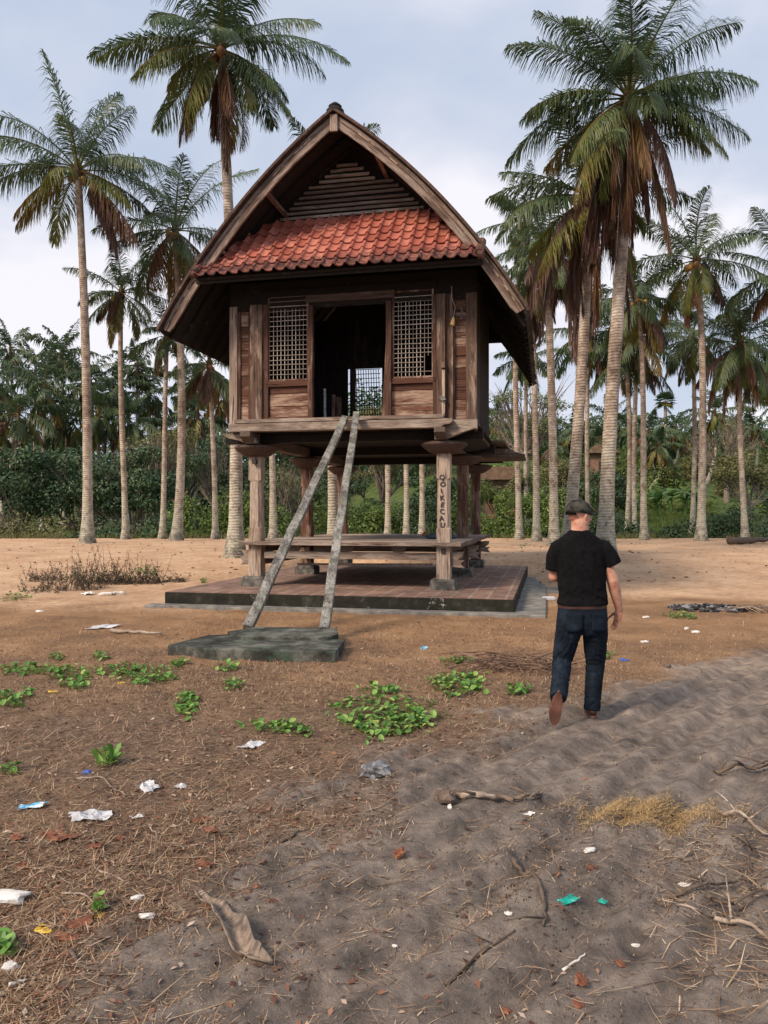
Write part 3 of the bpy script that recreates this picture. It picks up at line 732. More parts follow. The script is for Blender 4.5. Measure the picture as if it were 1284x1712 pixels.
MB().box((A0, B0, -.3), (A1, B1, PT-.004)).build('plinth_body', plinth_side, plx, bevel=.012)
MB().box((A0+.02, B0+.02, PT-.02), (A1-.02, B1-.02, PT+.002)).build('paved_top', paving, plx)
conc = simple('grey_weathered_concrete', [(.3, (.10, .10, .09)), (.5, (.19, .185, .17)), (.7, (.30, .29, .26))], 5, .95, bump=.5, bd=.008, bscale=60)
slab('concrete_apron', [(A0-.25, B0-.28), (A1+.50, B0-.28), (A1+.50, B1-1.2), (A1, B1-1.2), (A1, B0-.004), (A0-.25, B0-.004)], -.2, .055, conc, plx)
slab('concrete_apron', [(A1+.504, 2.2), (A1+1.3, 2.2), (A1+1.3, 3.2), (A1+.504, 3.2)], -.2, .05, conc, plx)
# step slab at the foot of the poles
t = NT('mossy_step_slab', .95, .2); co = t.coord((1, 1, 1)); n1_ = t.noise(co, 3, 6, .7); n2_ = t.noise(co, 40, 5, .7)
c = t.ramp(n1_, [(.35, (.018, .019, .017)), (.5, (.055, .058, .05)), (.64, (.16, .165, .14))]); c = t.mix(t.ramp(t.noise(co, 5, 5, .7), [(.55, 0), (.7, .6)]), c, (.06, .13, .08))
t.color(c); t.bump(n2_, .8, .012); slabm = t.m
st = empty('step_slab', (-1.75, 9.75, 0), 0, 'flat broken dark mossy concrete slab lying in front of the plinth under the two poles', 'slab')
def gz(px, py, z): Z = FP*(CH-z)/(py-HY); return ((px-CX)/FP*Z+1.75, Z-9.75)
up = [gz(280, 1078, .12), gz(330, 1084, .12), gz(480, 1088, .12), gz(561, 1090, .12), gz(577, 1069, .12), gz(548, 1068, .12), gz(545, 1062, .12), gz(420, 1058, .12), gz(345, 1062, .12)]
MB().prism(up, -.15, .12, 'z').build('lower_layer', slabm, st, bevel=.012)
lo2 = [gz(405, 1069, .125), gz(549, 1070, .125), gz(566, 1060, .155), gz(563, 1050, .155), gz(430, 1048, .155), gz(380, 1056, .155)]
MB().prism(lo2, .0, .158, 'z').build('upper_layer', slabm, st, bevel=.01)
# two leaning poles
def pole(p0, p1, w, label):
    p0 = Vector(p0); p1 = Vector(p1); s, d, u = rot_to(p1-p0, (0, -1, .3))
    n = 30; vs = []
    for i in range(n+1):
        q = p0+(p1-p0)*(i/n)+s*.02*float(vn(i*.35, 1.0, 5))+u*.015*float(vn(i*.3, 2.0, 6))
        ww = w*(1.06-.12*i/n)
        for a, b in ((-1, -1), (1, -1), (1, 1), (-1, 1)): vs.append(q-p0+s*a*ww/2*(1+.12*vn(i*.9, a+3.0*b, 8))+u*b*ww*.42)
    fs = [(i*4+k, i*4+(k+1) % 4, i*4+4+(k+1) % 4, i*4+4+k) for i in range(n) for k in range(4)]+[(3, 2, 1, 0), (n*4, n*4+1, n*4+2, n*4+3)]
    o = MB().add(vs, fs).build('leaning_pole', W_grey, bevel=.008); o.location = p0
    return tag(o, label, 'pole', 'two grey timber poles leaning on the hut sill')
def hw(a, b, h): return (HP.x+HU.x*a+HV.x*b, HP.y+HU.y*a+HV.y*b, h)
a, h = hp(577, 710, -.62); pole(P3(413, 1050, 10.05), hw(a, -.62, 3.40), .125, 'longer grey squared timber pole slanting far left from the hut sill to the slab')
a, h = hp(596, 702, -.62); pole(P3(541, 1053, 9.95), hw(a, -.62, 3.47), .12, 'steeper greenish grey timber pole standing right of the other pole on the slab')

# ---------------------------------------------------------------- palms
palm_leaf = foliage('palm_leaflets', [(0, (.050, .088, .046)), (.22, (.085, .128, .050)), (.42, (.16, .17, .035)), (.6, (.22, .13, .045)), (.8, (.115, .052, .040)), (1, (.15, .10, .075))], .28, .45, attr=True, nscale=.7)
t = NT('palm_trunk_bark', .9, .2); co = t.coord((1, 1, 1)); wv = t.n('ShaderNodeTexWave'); wv.bands_direction = 'Z'; wv.inputs['Scale'].default_value = 3.6; wv.inputs['Distortion'].default_value = 3.5; wv.inputs['Detail'].default_value = 2
t.l(co, wv.inputs[0]); n1_ = t.noise(co, 5, 6, .7); n2_ = t.noise(co, 1.2, 3)
c = t.ramp(t.math('ADD', t.math('MULTIPLY', n1_, .6), t.math('MULTIPLY', n2_, .4)), [(.36, (.13, .095, .075)), (.5, (.33, .26, .205)), (.62, (.56, .50, .42))])
sz = t.n('ShaderNodeSeparateXYZ'); t.l(t.n('ShaderNodeTexCoord').outputs['Object'], sz.inputs[0])
mr = t.n('ShaderNodeMapRange'); t.l(sz.outputs[2], mr.inputs[0]); mr.inputs[1].default_value = 4.5; mr.inputs[2].default_value = 1.0
c = t.mix(t.math('MULTIPLY', mr.outputs[0], t.ramp(n1_, [(.35, 0), (.55, .9)])), c, (.47, .47, .38))
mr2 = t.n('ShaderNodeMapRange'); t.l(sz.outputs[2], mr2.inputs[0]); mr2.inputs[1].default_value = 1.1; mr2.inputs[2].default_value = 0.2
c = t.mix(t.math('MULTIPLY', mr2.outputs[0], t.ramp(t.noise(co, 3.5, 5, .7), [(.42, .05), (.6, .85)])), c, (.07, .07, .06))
c = t.mix(t.ramp(t.noise(co, 1.7, 4, .7), [(.4, .04), (.65, .5)]), c, t.mix(1.0, c, t.ramp(wv.outputs[1], [(.1, .40), (.5, 1.1)]), 'MULTIPLY')); t.color(c)
t.bump(t.math('ADD', t.math('MULTIPLY', wv.outputs[1], .7), n1_), .7, .03); bark = t.m
husk = simple('green_yellow_coconut', [(.3, (.16, .17, .03)), (.5, (.30, .16, .05)), (.7, (.22, .10, .05))], 1.2, .5, bump=.1, kind='Object', isl=.6)
fiber = simple('brown_palm_fibre', [(.3, (.05, .028, .018)), (.7, (.16, .085, .05))], 8, bump=.8, stretch=(3, 3, 1))
def frond(rd, base, az, el, Ln, droop, age, hang, nl, lmax=.95, wl=.05, twist=0.0, side=0.0):
    """returns leaflets quads (n,4,3) and ages, plus a rachis polyline. numpy based"""
    ns = 16; ds = Ln/ns; p = np.array(base, float); pts = [p.copy()]; tans = []
    h = np.array([math.sin(az), math.cos(az), 0.0]); azc = az
    for i in range(ns):
        s = (i+.5)/ns; e_ = el-droop*(s**1.25)
        azc = az+side*s
        h = np.array([math.sin(azc), math.cos(azc), 0.0])
        tdir = h*math.cos(e_)+np.array([0, 0, 1.0])*math.sin(e_); tans.append(tdir); p = p+tdir*ds; pts.append(p.copy())
    pts = np.array(pts); tans = np.array(tans+[tans[-1]])
    s = np.repeat(np.linspace(.16, 1.0, nl), 2); sg = np.tile([1.0, -1.0], nl); m = len(s)
    f = s*ns; i0 = np.minimum(f.astype(int), ns-1); fr = (f-i0)[:, None]
    bp = pts[i0]*(1-fr)+pts[i0+1]*fr; tn = tans[i0]
    sd = np.cross(tn, [0, 0, 1.0]); ln = np.linalg.norm(sd, axis=1, keepdims=True); hh = np.array([math.cos(az), -math.sin(az), 0.0])
    sd = np.where(ln > .15, sd/np.maximum(ln, 1e-6), hh)
    upv = np.cross(sd, tn)
    tw = twist*s[:, None]; sd2 = sd*np.cos(tw)+upv*np.sin(tw); up2 = upv*np.cos(tw)-sd*np.sin(tw)
    ll = lmax*(np.clip(np.sin(np.pi*(s*.86+.10)), .12, 1)**.7)*rd.uniform(.82, 1.12, m)
    ll = ll*np.where(rd.rand(m) < .05, rd.uniform(.1, .5, m), 1)
    fwd = .35+.75*s**2
    d1 = sd2*sg[:, None]*.9+tn*fwd[:, None]+up2*.10+rd.normal(0, .15, (m, 3)); d1 /= np.linalg.norm(d1, axis=1, keepdims=True)
    gr = np.array([0, 0, -1.0])
    d1 = d1*(1-hang)+gr*hang+rd.normal(0, .05, (m, 3)); d1 /= np.linalg.norm(d1, axis=1, keepdims=True)
    d2 = d1*.72+gr*(.80+hang*.6)+rd.normal(0, .12, (m, 3)); d2 /= np.linalg.norm(d2, axis=1, keepdims=True)
    q0 = bp; q1 = bp+d1*(ll*.5)[:, None]; q2 = q1+d2*(ll*.5)[:, None]
    wd = tn*.8+up2*.25*sg[:, None]; wd = wd-d1*np.sum(wd*d1, axis=1, keepdims=True); wd /= np.maximum(np.linalg.norm(wd, axis=1, keepdims=True), 1e-6)
    w = (wl*.5*rd.uniform(.7, 1.15, m))[:, None]
    A = np.stack([q0-wd*w*.6, q0+wd*w*.6, q1+wd*w, q1-wd*w], 1); B = np.stack([q1-wd*w, q1+wd*w, q2+wd*w*.15, q2-wd*w*.15], 1)
    tip = np.clip(age+.10*s**3+rd.normal(0, .03, m), 0, 1)
    return A, B, tip, pts
def crown_data(seed, R_, nf=26, nl=46, el0=82, el1=-62, dead=4, wl=.05, custom=None, yellow=.35, skirt=0, skirt_len=1.0):
    rd = np.random.RandomState(seed)
    live = MB(); G = []; GA = []; D = []; DA = []; rl = []; rdn = []
    specs = []
    az0 = rd.uniform(0, 6.28)
    for i in range(nf):
        k = i/(nf-1); az = az0+i*2.39996+rd.uniform(-.25, .25); el = R(el0+(el1-el0)*k**.9+rd.uniform(-8, 8))
        Ln = R_*(.78+.34*math.sin(math.pi*min(1, k*.8+.2)))*rd.uniform(.72, 1.16)
        droop = R(16+42*(1-abs(k-.45)))*rd.uniform(.6, 1.35)
        if el < R(-20): droop = R(40)
        age = .04+.12*k+.03*rd.rand(); hang = .16+.36*k
        if k > .78: age = rd.uniform(.2, .5)*yellow/.35; hang = .45
        specs.append((az, el, Ln, droop, age, hang, False, rd.uniform(-1.0, 1.0), rd.uniform(-.45, .45)))
    for i in range(dead):
        specs.append((rd.uniform(0, 6.28), R(rd.uniform(-60, -25)), R_*rd.uniform(.65, .95), R(rd.uniform(35, 55)), rd.uniform(.68, .9), .75, True, 0, rd.uniform(-.2, .2)))
    for i in range(skirt):
        specs.append((rd.uniform(0, 6.28), R(rd.uniform(-72, -40)), R_*rd.uniform(.7, 1.15)*skirt_len, R(rd.uniform(35, 50)), rd.uniform(.70, 1.0), .88, True, 0, rd.uniform(-.1, .1)))
    if custom: specs += custom
    for (az, el, Ln, droop, age, hang, isd, tw, sdw) in specs:
        b0 = np.array([math.sin(az)*.10, math.cos(az)*.10, .15*math.sin(el)])
        A, B, ag, pts = frond(rd, b0, az, el, Ln, droop, age, hang, nl, lmax=.345*R_**.9*(1.0 if not isd else 1.05), wl=wl, twist=tw, side=sdw)
        (D if isd else G).append(np.concatenate([A, B])); (DA if isd else GA).append(np.repeat(np.concatenate([ag, ag]), 4))
        (rdn if isd else rl).append((pts, age))
    return G, GA, D, DA, rl, rdn
def strips(name, Q, QA, rach, rr, parent):
    V = np.concatenate(Q).reshape(-1, 3); a = np.concatenate(QA)
    # rachis as flat 4-gon tubes
    vs = []; ag = []
    for pts, age in rach:
        n = len(pts); r = rr*np.linspace(1.3, .25, n); r[0] *= 1.6
        t_ = np.gradient(pts, axis=0); sd = np.cross(t_, [0, 0, 1.0]); sd /= np.maximum(np.linalg.norm(sd, axis=1, keepdims=True), 1e-6); up = np.cross(sd, t_); up /= np.maximum(np.linalg.norm(up, axis=1, keepdims=True), 1e-6)
        ring = [pts+sd*r[:, None], pts+up*r[:, None]*.8, pts-sd*r[:, None], pts-up*r[:, None]*.8]
        for k in range(4):
            a1, b1 = ring[k], ring[(k+1) % 4]
            q = np.stack([a1[:-1], b1[:-1], b1[1:], a1[1:]], 1); vs.append(q.reshape(-1, 3)); ag.append(np.full(len(q)*4, min(1, age+.30 if age < .5 else age+.05)))
    V = np.concatenate([V]+vs); a = np.concatenate([a]+ag)
    return fast_mesh(name, V, 4, palm_leaf, parent, {'age': a})
def make_palm(pxpath, Z, r0, r1, seed, R_, label, nf=26, nl=46, dead=3, nuts=8, base=None, zoff=None, **kw):
    """pxpath: list of photo pixels from base to crown"""
    P = [P3(x, y, Z) for x, y in pxpath]
    base = Vector((P[0].x, Z, gh(P[0].x, Z)))
    o = empty('coconut_palm', base, 0, label, 'palm tree', 'coconut palms around the hut')
    P[0] = base.copy()
    rdm = random.Random(seed)
    # smooth spline through the points
    pts = []; n = 30
    ts = np.cumsum([0]+[(P[i+1]-P[i]).length for i in range(len(P)-1)]); X = np.array([[p.x, p.y, p.z] for p in P])
    tt = np.linspace(0, ts[-1], n+1)
    deg = min(len(P)-1, 3)
    cf = [np.polyfit(ts, X[:, k], deg) for k in range(3)]
    for q in tt: pts.append(Vector([np.polyval(cf[k], q) for k in range(3)])-base)
    corr0 = -pts[0]; corr1 = (P[-1]-base)-pts[-1]
    pts = [p+corr0*(1-i/n)+corr1*(i/n) for i, p in enumerate(pts)]
    yb = rdm.uniform(-.3, .3)
    pts = [p+Vector((0, yb*math.sin(math.pi*i/n), 0)) for i, p in enumerate(pts)]
    Ht = ts[-1]; rad = []; r0 *= .86; r1 *= .86
    pts2 = [Vector((pts[0].x, 0, -.25))]+pts; 
    for i in range(n+1):
        h = tt[i]; fl = math.exp(-h/.55); rad.append((r1+(r0-r1)*(1-i/n)**1.1)*(1+.8*fl+.04*rdm.uniform(-1, 1)))
    rad = [rad[0]*1.1]+rad
    MB().tube(pts2, rad, 14, True, .02).build('trunk', bark, o, smooth=True)
    top = pts[-1]
    R_ *= 1.08; nf = int(nf*.82); kw['wl'] = kw.get('wl', .05)*.82; nl = int(nl*1.6)
    G, GA, D, DA, rl, rdn = crown_data(seed, R_, nf, nl, dead=dead, **kw)
    c = strips('crown', G, GA, rl, .028*R_/3, o); c.location = top
    if D: d = strips('dead_fronds', D, DA, rdn, .022*R_/3, o); d.location = top
    if nuts:
        m = MB()
        for k in range(nuts):
            a = rdm.uniform(0, 6.28); q = rdm.uniform(.22, .42); s = rdm.uniform(.10, .15)
            m.ell((math.sin(a)*q, math.cos(a)*q, rdm.uniform(-.45, -.1)), (s, s, s*1.25), 7, 9)
        m.build('coconuts', husk, o, smooth=True).location = top
    m = MB(); m.tube([(0, 0, -.5), (0, 0, -.2), (0, 0, .1), (0, 0, .5)], [r1*1.05, r1*1.3, r1*1.35, .03], 9, True, .15); m.build('crown_shaft', fiber, o).location = top
    return o
def C(az, el, Ln, dr, age, hang=.3, dead=False, tw=0, sd=0): return (R(az), R(el), Ln, R(dr), age, hang, dead, tw, sd)
make_palm([(146, 908), (146, 700), (140, 480), (130, 285)], 32, .24, .16, 11, 3.7, 'tall palm with lichen-pale trunk left of the hut, its fan of fronds tipped upright', nf=22, nl=60, dead=3, nuts=8, el1=-25, wl=.05,
          custom=[C(265, 10, 4.0, 30, .15), C(95, 0, 4.2, 45, .15), C(100, -38, 4.0, 25, .75, .7, True), C(250, -35, 3.4, 30, .5, .6)])
make_palm([(393, 928), (392, 700), (382, 400), (370, 82)], 23, .235, .15, 23, 3.0, 'tallest palm rising behind the left roof edge with mottled grey trunk beside the hut post', nf=26, nl=64, dead=2, nuts=7, el1=-55, wl=.042,
          custom=[C(248, 5, 3.6, 50, .2, .3), C(205, -45, 3.4, 38, .36, .5), C(215, -50, 3.6, 35, .78, .8, True), C(110, -35, 3.2, 25, .2, .3), C(80, 25, 3.3, 80, .15, .3), C(160, -70, 4.0, 15, .72, .8, True), C(225, -15, 3.4, 45, .3, .4), C(130, -30, 3.0, 25, .14, .3)])
make_palm([(295, 902), (303, 750), (301, 560), (293, 385)], 35, .23, .16, 35, 3.5, 'leaning-footed palm whose full yellow-green crown hangs beside the left eave', nf=24, nl=50, dead=3, nuts=14, yellow=.4)
make_palm([(210, 895), (208, 740), (204, 600), (203, 490)], 36.5, .16, .12, 43, 2.3, 'slender mid-height palm between the two taller palms left of the hut', nf=22, nl=40, dead=2, nuts=5)
make_palm([(271, 894), (276, 780), (278, 640), (280, 560)], 37, .15, .11, 51, 1.8, 'thin palm just left of the leaning-footed palm, small crown below the eave', nf=18, nl=34, dead=2, nuts=4)
make_palm([(360, 896), (359, 760), (355, 680), (350, 610)], 36.6, .15, .12, 67, 2.4, 'short palm with yellowish drooping fronds under the left eave', nf=20, nl=40, dead=4, nuts=4, el1=-70, yellow=.55)
make_palm([(457, 895), (456, 800), (455, 600), (460, 430)], 36.8, .19, .13, 71, 2.6, 'palm with flared pale foot seen between the front left post and the long pole', nf=20, nl=30)
make_palm([(556, 925), (556, 800), (548, 600), (540, 340)], 24, .18, .14, 73, 2.3, 'thick pinkish palm trunk seen behind the hut between the two poles', nf=20, nl=30)
for i, (x, y, z, ty, lb) in enumerate(((648, 894, 37, 480, 'smooth pale palm trunk seen under the hut floor, leftmost of three near its middle'), (679, 893, 37.2, 520, 'slim palm trunk seen under the hut floor, middle one of three'), (705, 893, 37.4, 500, 'slim pale palm trunk seen under the hut floor, nearest the front right post'))):
    make_palm([(x, y), (x, 780), (x-3, 650), (x-5, ty)], z, .15, .12, 80+i, 2.0, lb, nf=16, nl=24, nuts=0, dead=1)
make_palm([(1012, 930), (1018, 780), (1034, 500), (1046, 350), (1052, 165)], 22.5, .26, .18, 101, 3.35, 'biggest palm at right with thick trunk behind the man and a heavy brown skirt', nf=22, nl=76, dead=3, nuts=9, el0=78, el1=-30, wl=.038, skirt=0,
          custom=[C(262, 42, 3.9, 55, .12, .25), C(65, 38, 4.1, 50, .18, .25), C(262, 12, 3.2, 55, .2, .3), C(100, -5, 3.5, 42, .12, .3), C(115, -22, 3.3, 40, .2, .3), C(75, 15, 3.0, 70, .14, .3), C(0, 80, 3.6, 20, .1, .2), C(280, 62, 3.8, 35, .14), C(30, 66, 3.8, 35, .2),
                  C(232, -42, 4.4, 30, .42, .5), C(228, -52, 3.6, 30, .3, .5), C(120, -70, 4.5, 15, .66, .85, True), C(200, -62, 4.4, 22, .70, .85, True), C(195, -70, 4.8, 16, .75, .88, True), C(225, -64, 4.8, 20, .72, .88, True), C(240, -60, 4.9, 20, .78, .9, True), C(180, -66, 2.6, 20, .60, .6, True),
                  C(210, -66, 5.2, 18, .95, .92, True), C(245, -66, 5.0, 16, .82, .9, True), C(170, -58, 2.6, 26, .62, .7, True), C(215, -58, 4.2, 26, .7, .88, True), C(235, -70, 5.2, 14, .9, .9, True), C(205, -74, 3.6, 14, .74, .85, True), C(150, -75, 3.6, 12, .78, .88, True)]+[C(190+i*8.5 % 75, -60-(i*7) % 16, 3.2+(i*.37) % 2.0, 20, .66+(i*.13) % .3, .9, True) for i in range(8)]+[C(215+(i*17) % 75, -48-(i*5) % 18, 3.4+(i*.41) % 1.6, 34, .68+(i*.09) % .26, .9, True) for i in range(7)])
make_palm([(948, 930), (957, 800), (967, 650), (977, 480), (985, 330)], 24, .22, .16, 113, 3.0, 'palm right behind the man, its brown hanging skirt left of the biggest trunk', nf=20, nl=44, dead=3, nuts=6, skirt=16, skirt_len=1.4, el1=-40,
          custom=[C(270, 25, 3.2, 60, .14, .3), C(240, -40, 3.4, 30, .4, .5)])
make_palm([(926, 925), (923, 780), (918, 600), (915, 415)], 30, .20, .15, 127, 2.4, 'palm with rough pale trunk just left of the man, yellow-green hanging fronds', nf=24, nl=44, dead=4, nuts=5, skirt=8, yellow=.5, el1=-75)
make_palm([(897, 901), (895, 760), (892, 620), (888, 480)], 34, .17, .13, 131, 2.1, 'palm with shaggy brown skirt beside the right eave tip', nf=20, nl=40, dead=4, nuts=3, skirt=12, skirt_len=1.3)
make_palm([(868, 902), (864, 780), (860, 640), (880, 372)], 36, .16, .12, 139, 2.1, 'slim palm closest to the right side of the hut', nf=16, nl=40, dead=2, nuts=3)
make_palm([(1077, 903), (1073, 760), (1071, 600), (1066, 500)], 35.5, .17, .12, 149, 2.7, 'slim palm right of the biggest palm with open green crown', nf=24, nl=46, dead=2, nuts=4)
make_palm([(1172, 902), (1176, 760), (1176, 600), (1164, 435)], 34.5, .21, .14, 151, 2.9, 'tall gently curved palm in the right gap with flared foot and open fan crown', nf=24, nl=50, dead=4, nuts=6, el1=-50)
make_palm([(1246, 902), (1241, 800), (1237, 700), (1238, 575)], 36, .16, .12, 163, 2.9, 'rightmost palm with full drooping crown and dark hanging skirt', nf=26, nl=48, dead=3, nuts=3, skirt=6, el1=-70)
make_palm([(1330, 905), (1325, 760), (1318, 600), (1318, 455)], 34, .18, .13, 167, 3.0, 'palm cut off by the right edge of the photo, only its frond tips showing', nf=22, nl=44, dead=2, nuts=3)
GLB = ['palm poking up alone at the far left skyline', 'dark green palm crown above the grove between the left edge and tall left palm', 'short grove palm crown right of the slender left palm', 'drooping brown-skirted grove palm at left with its trunk showing', 'grove palm crown just left of the tall left trunk', 'low grove palm with heavy fronds near the left edge', 'grove palm cut by the left edge, upper of two', 'grove palm crown touching the slender left trunk', 'low grove palm crown right of the tall left trunk', 'low grove palm crown behind the tall left trunk', 'grove palm crown between the slender palm and the leaning-footed palm', 'grove palm crown right of the leaning-footed trunk', 'low grove palm beside the left wall of the hut', 'faint farthest palm above the grove near the left edge', 'low grove palm crown beside the slender left trunk', 'lowest grove palm in the dark by the bare grey tree', 'grove palm crown partly hidden by the hut wall', 'grove palm cut by the left edge, lower of two']
GRB = ['far slope palm directly left of the fan palm gap', 'far slope palm just right of the biggest trunk', 'leaning far palm beside the slim open-crowned palm', 'larger far palm right of the curved palm trunk', 'far slope palm left of the biggest trunk by the brown house', "far slope palm behind the man's palm trunk", 'small far palm above the banana plants', 'far slope palm right of the rightmost trunk', 'far palm between the rough trunk and the palm behind the man', 'far slope palm left of the rightmost trunk', 'far slope palm just left of the curved palm', 'highest far palm behind the biggest trunk', 'far palm seen past the right eave of the hut']
# palms behind the hedge
backs = [((984, 845), (982, 700), (985, 560), 46, 3.1, 'dark palm behind the hedge between the man and the biggest palm'),
         ((1047, 880), (1052, 740), (1046, 590), 44, 2.9, 'palm directly behind the biggest trunk with low wide crown'),
         ((1062, 890), (1063, 740), (1068, 560), 43, 2.8, 'second thin trunk beside the slim palm with open crown'),
         ((1157, 870), (1158, 700), (1158, 560), 46, 3.0, 'palm half hidden behind the curved palm at right'),
         ((880, 870), (878, 720), (880, 600), 50, 2.2, 'far thin palm seen between the hut and the shaggy skirted palm'),
         ((1290, 870), (1288, 740), (1285, 600), 46, 3.0, 'dark palm at the right edge behind the rightmost palm')]
for i, (a, b, c, Z, r, lb) in enumerate(backs):
    make_palm([a, b, c], Z, .17, .13, 300+i, r, lb, nf=24, nl=30, dead=3, nuts=0, wl=.075)
# ---------------------------------------------------------------- shrubs and trees
leaf_br = foliage('broadleaf_green', [(.15, (.055, .098, .022)), (.5, (.11, .18, .038)), (.85, (.21, .29, .07))], .22, .45, .55)
leaf_dk = foliage('deep_green_leaves', [(.15, (.020, .045, .020)), (.5, (.045, .090, .038)), (.85, (.10, .165, .065))], .15, .5, .5)
leaf_ol = foliage('olive_dry_leaves', [(.15, (.065, .075, .028)), (.5, (.13, .14, .05)), (.85, (.24, .22, .10))], .2, .6, .5)
leaf_lt = foliage('pale_feathery_leaves', [(.15, (.08, .11, .04)), (.5, (.13, .17, .065)), (.85, (.20, .24, .10))], .3, .6, .5)
branch_m = simple('grey_branch_bark', [(.3, (.10, .085, .07)), (.7, (.26, .22, .18))], 6, bump=.5)
def leaves(blobs, n, size, seed, shell=.55, aspect=.5, updir=.35):
    rd = np.random.RandomState(seed); out = []
    vol = np.array([b[3]*b[4]+b[4]*b[5]+b[3]*b[5] for b in blobs]); cnt = (n*vol/vol.sum()).astype(int)+1
    for (cx, cy, cz, rx, ry, rz), k in zip(blobs, cnt):
        d = rd.normal(size=(k, 3)); d /= np.linalg.norm(d, axis=1, keepdims=True)
        r = shell+(1-shell)*rd.rand(k)**.6; r = r*(1+.22*np.array(fbm(d[:, 0]*3+cx, d[:, 1]*3+d[:, 2]*2+cy, seed, 3)))
        p = np.array([cx, cy, cz])+d*r[:, None]*np.array([rx, ry, rz])
        nr = d+np.array([0, 0, updir])+rd.normal(0, .55, (k, 3)); nr /= np.linalg.norm(nr, axis=1, keepdims=True)
        a = np.cross(nr, rd.normal(size=(k, 3))); a /= np.linalg.norm(a, axis=1, keepdims=True); b = np.cross(nr, a)
        s = size*rd.uniform(.6, 1.3, k)[:, None]
        q = np.stack([p-a*s*.5, p+b*s*aspect*.5-nr*s*.06, p+a*s*.5-nr*s*.12, p-b*s*aspect*.5-nr*s*.06], 1); out.append(q.reshape(-1, 3))
    return np.concatenate(out)
def dup(root, loc, rz=0, sc=1.0, label=None, group=None):
    r = root.copy(); COL.objects.link(r); r.location = loc; r.rotation_euler = (0, 0, rz); r.scale = (sc, sc, sc) if not hasattr(sc, '__len__') else sc
    if label: r['label'] = label
    if group: r['group'] = group
    for ch in root.children:
        c = ch.copy(); COL.objects.link(c); c.parent = r
    return r
def shrub(x, y, w, d, h, label, mat, seed, n=3800, size=.17, nb=9, cat='shrub', name='shrub', group='shrubs of the hedge beyond the sand'):
    rd = random.Random(seed); o = empty(name, (x, y, gh(x, y)-.1), 0, label, cat, group); bl = []
    for i in range(nb):
        q = rd.uniform(-.5, .5); hh = h*(.55+.45*math.cos(q*2.4))*rd.uniform(.75, 1.08); rr = w*rd.uniform(.16, .27)
        bl.append((q*w, rd.uniform(-.3, .3)*d, max(hh-rr*.8, rr*.6), rr, rr*d/w*1.2, rr*rd.uniform(.8, 1.1)))
    for i in range(nb):
        bl.append((rd.uniform(-.48, .48)*w, -d*.25+rd.uniform(-.1, .1), h*rd.uniform(.12, .5), w*.2, d*.25, h*.2))
    fast_mesh('leaves', leaves(bl, n, size, seed), 4, mat, o)
    m = MB()
    for k in range(5):
        a = rd.uniform(-.3, .3)*w; m.tube([(a*.3, 0, -.1), (a*.6, .05, h*.3), (a, rd.uniform(-.2, .2), h*.75)], [.05, .035, .012], 5)
    m.build('stem', branch_m, o); return o
def hz(px0, px1, top, Z, lb, mat, seed, dep=2.4, **k):
    x0 = (px0-CX)/FP*Z; x1 = (px1-CX)/FP*Z; x = (x0+x1)/2; h = CH+(HY-top)/FP*Z-gh(x, Z)+.1
    return shrub(x, Z, x1-x0, dep, h, lb, mat, seed, **k)
hz(-40, 120, 848, 39.6, 'low green bush at the left edge in front of the dark tree', leaf_ol, 1)
hz(150, 290, 862, 39.8, 'low dark green bush at the feet of the two left palms', leaf_dk, 2)
hz(295, 400, 815, 40.2, 'round yellow-green bush left of the palm beside the hut post', leaf_br, 3)
hz(380, 470, 822, 39.9, 'yellow-green bush seen left of the front left post', leaf_br, 4)
hz(450, 570, 812, 40.4, 'bright bush seen between the left post and the long pole', leaf_br, 5)
hz(560, 650, 838, 39.8, 'bush seen under the hut between the two poles', leaf_br, 6)
hz(600, 690, 822, 40.6, 'bush behind the three trunks under the hut floor', leaf_br, 7)
hz(670, 760, 828, 40.0, 'dark bush seen just left of the front right post', leaf_dk, 8)
hz(750, 850, 806, 40.0, 'glossy broadleaf bush just right of the hut posts', leaf_br, 9, n=5200)
hz(825, 915, 818, 39.8, 'broadleaf bush behind the two slim palms right of the hut', leaf_br, 10, n=5200)
hz(895, 985, 812, 40.1, 'broadleaf bush behind the man', leaf_br, 11, n=5200)
hz(975, 1065, 852, 39.8, 'low dark bush behind the biggest trunk', leaf_dk, 12)
hz(1050, 1170, 885, 39.3, 'lowest dark bush in front of the green terrace', leaf_dk, 13)
hz(1180, 1310, 842, 39.6, 'wide dark bush round the foot of the rightmost palm', leaf_dk, 14, n=5200)
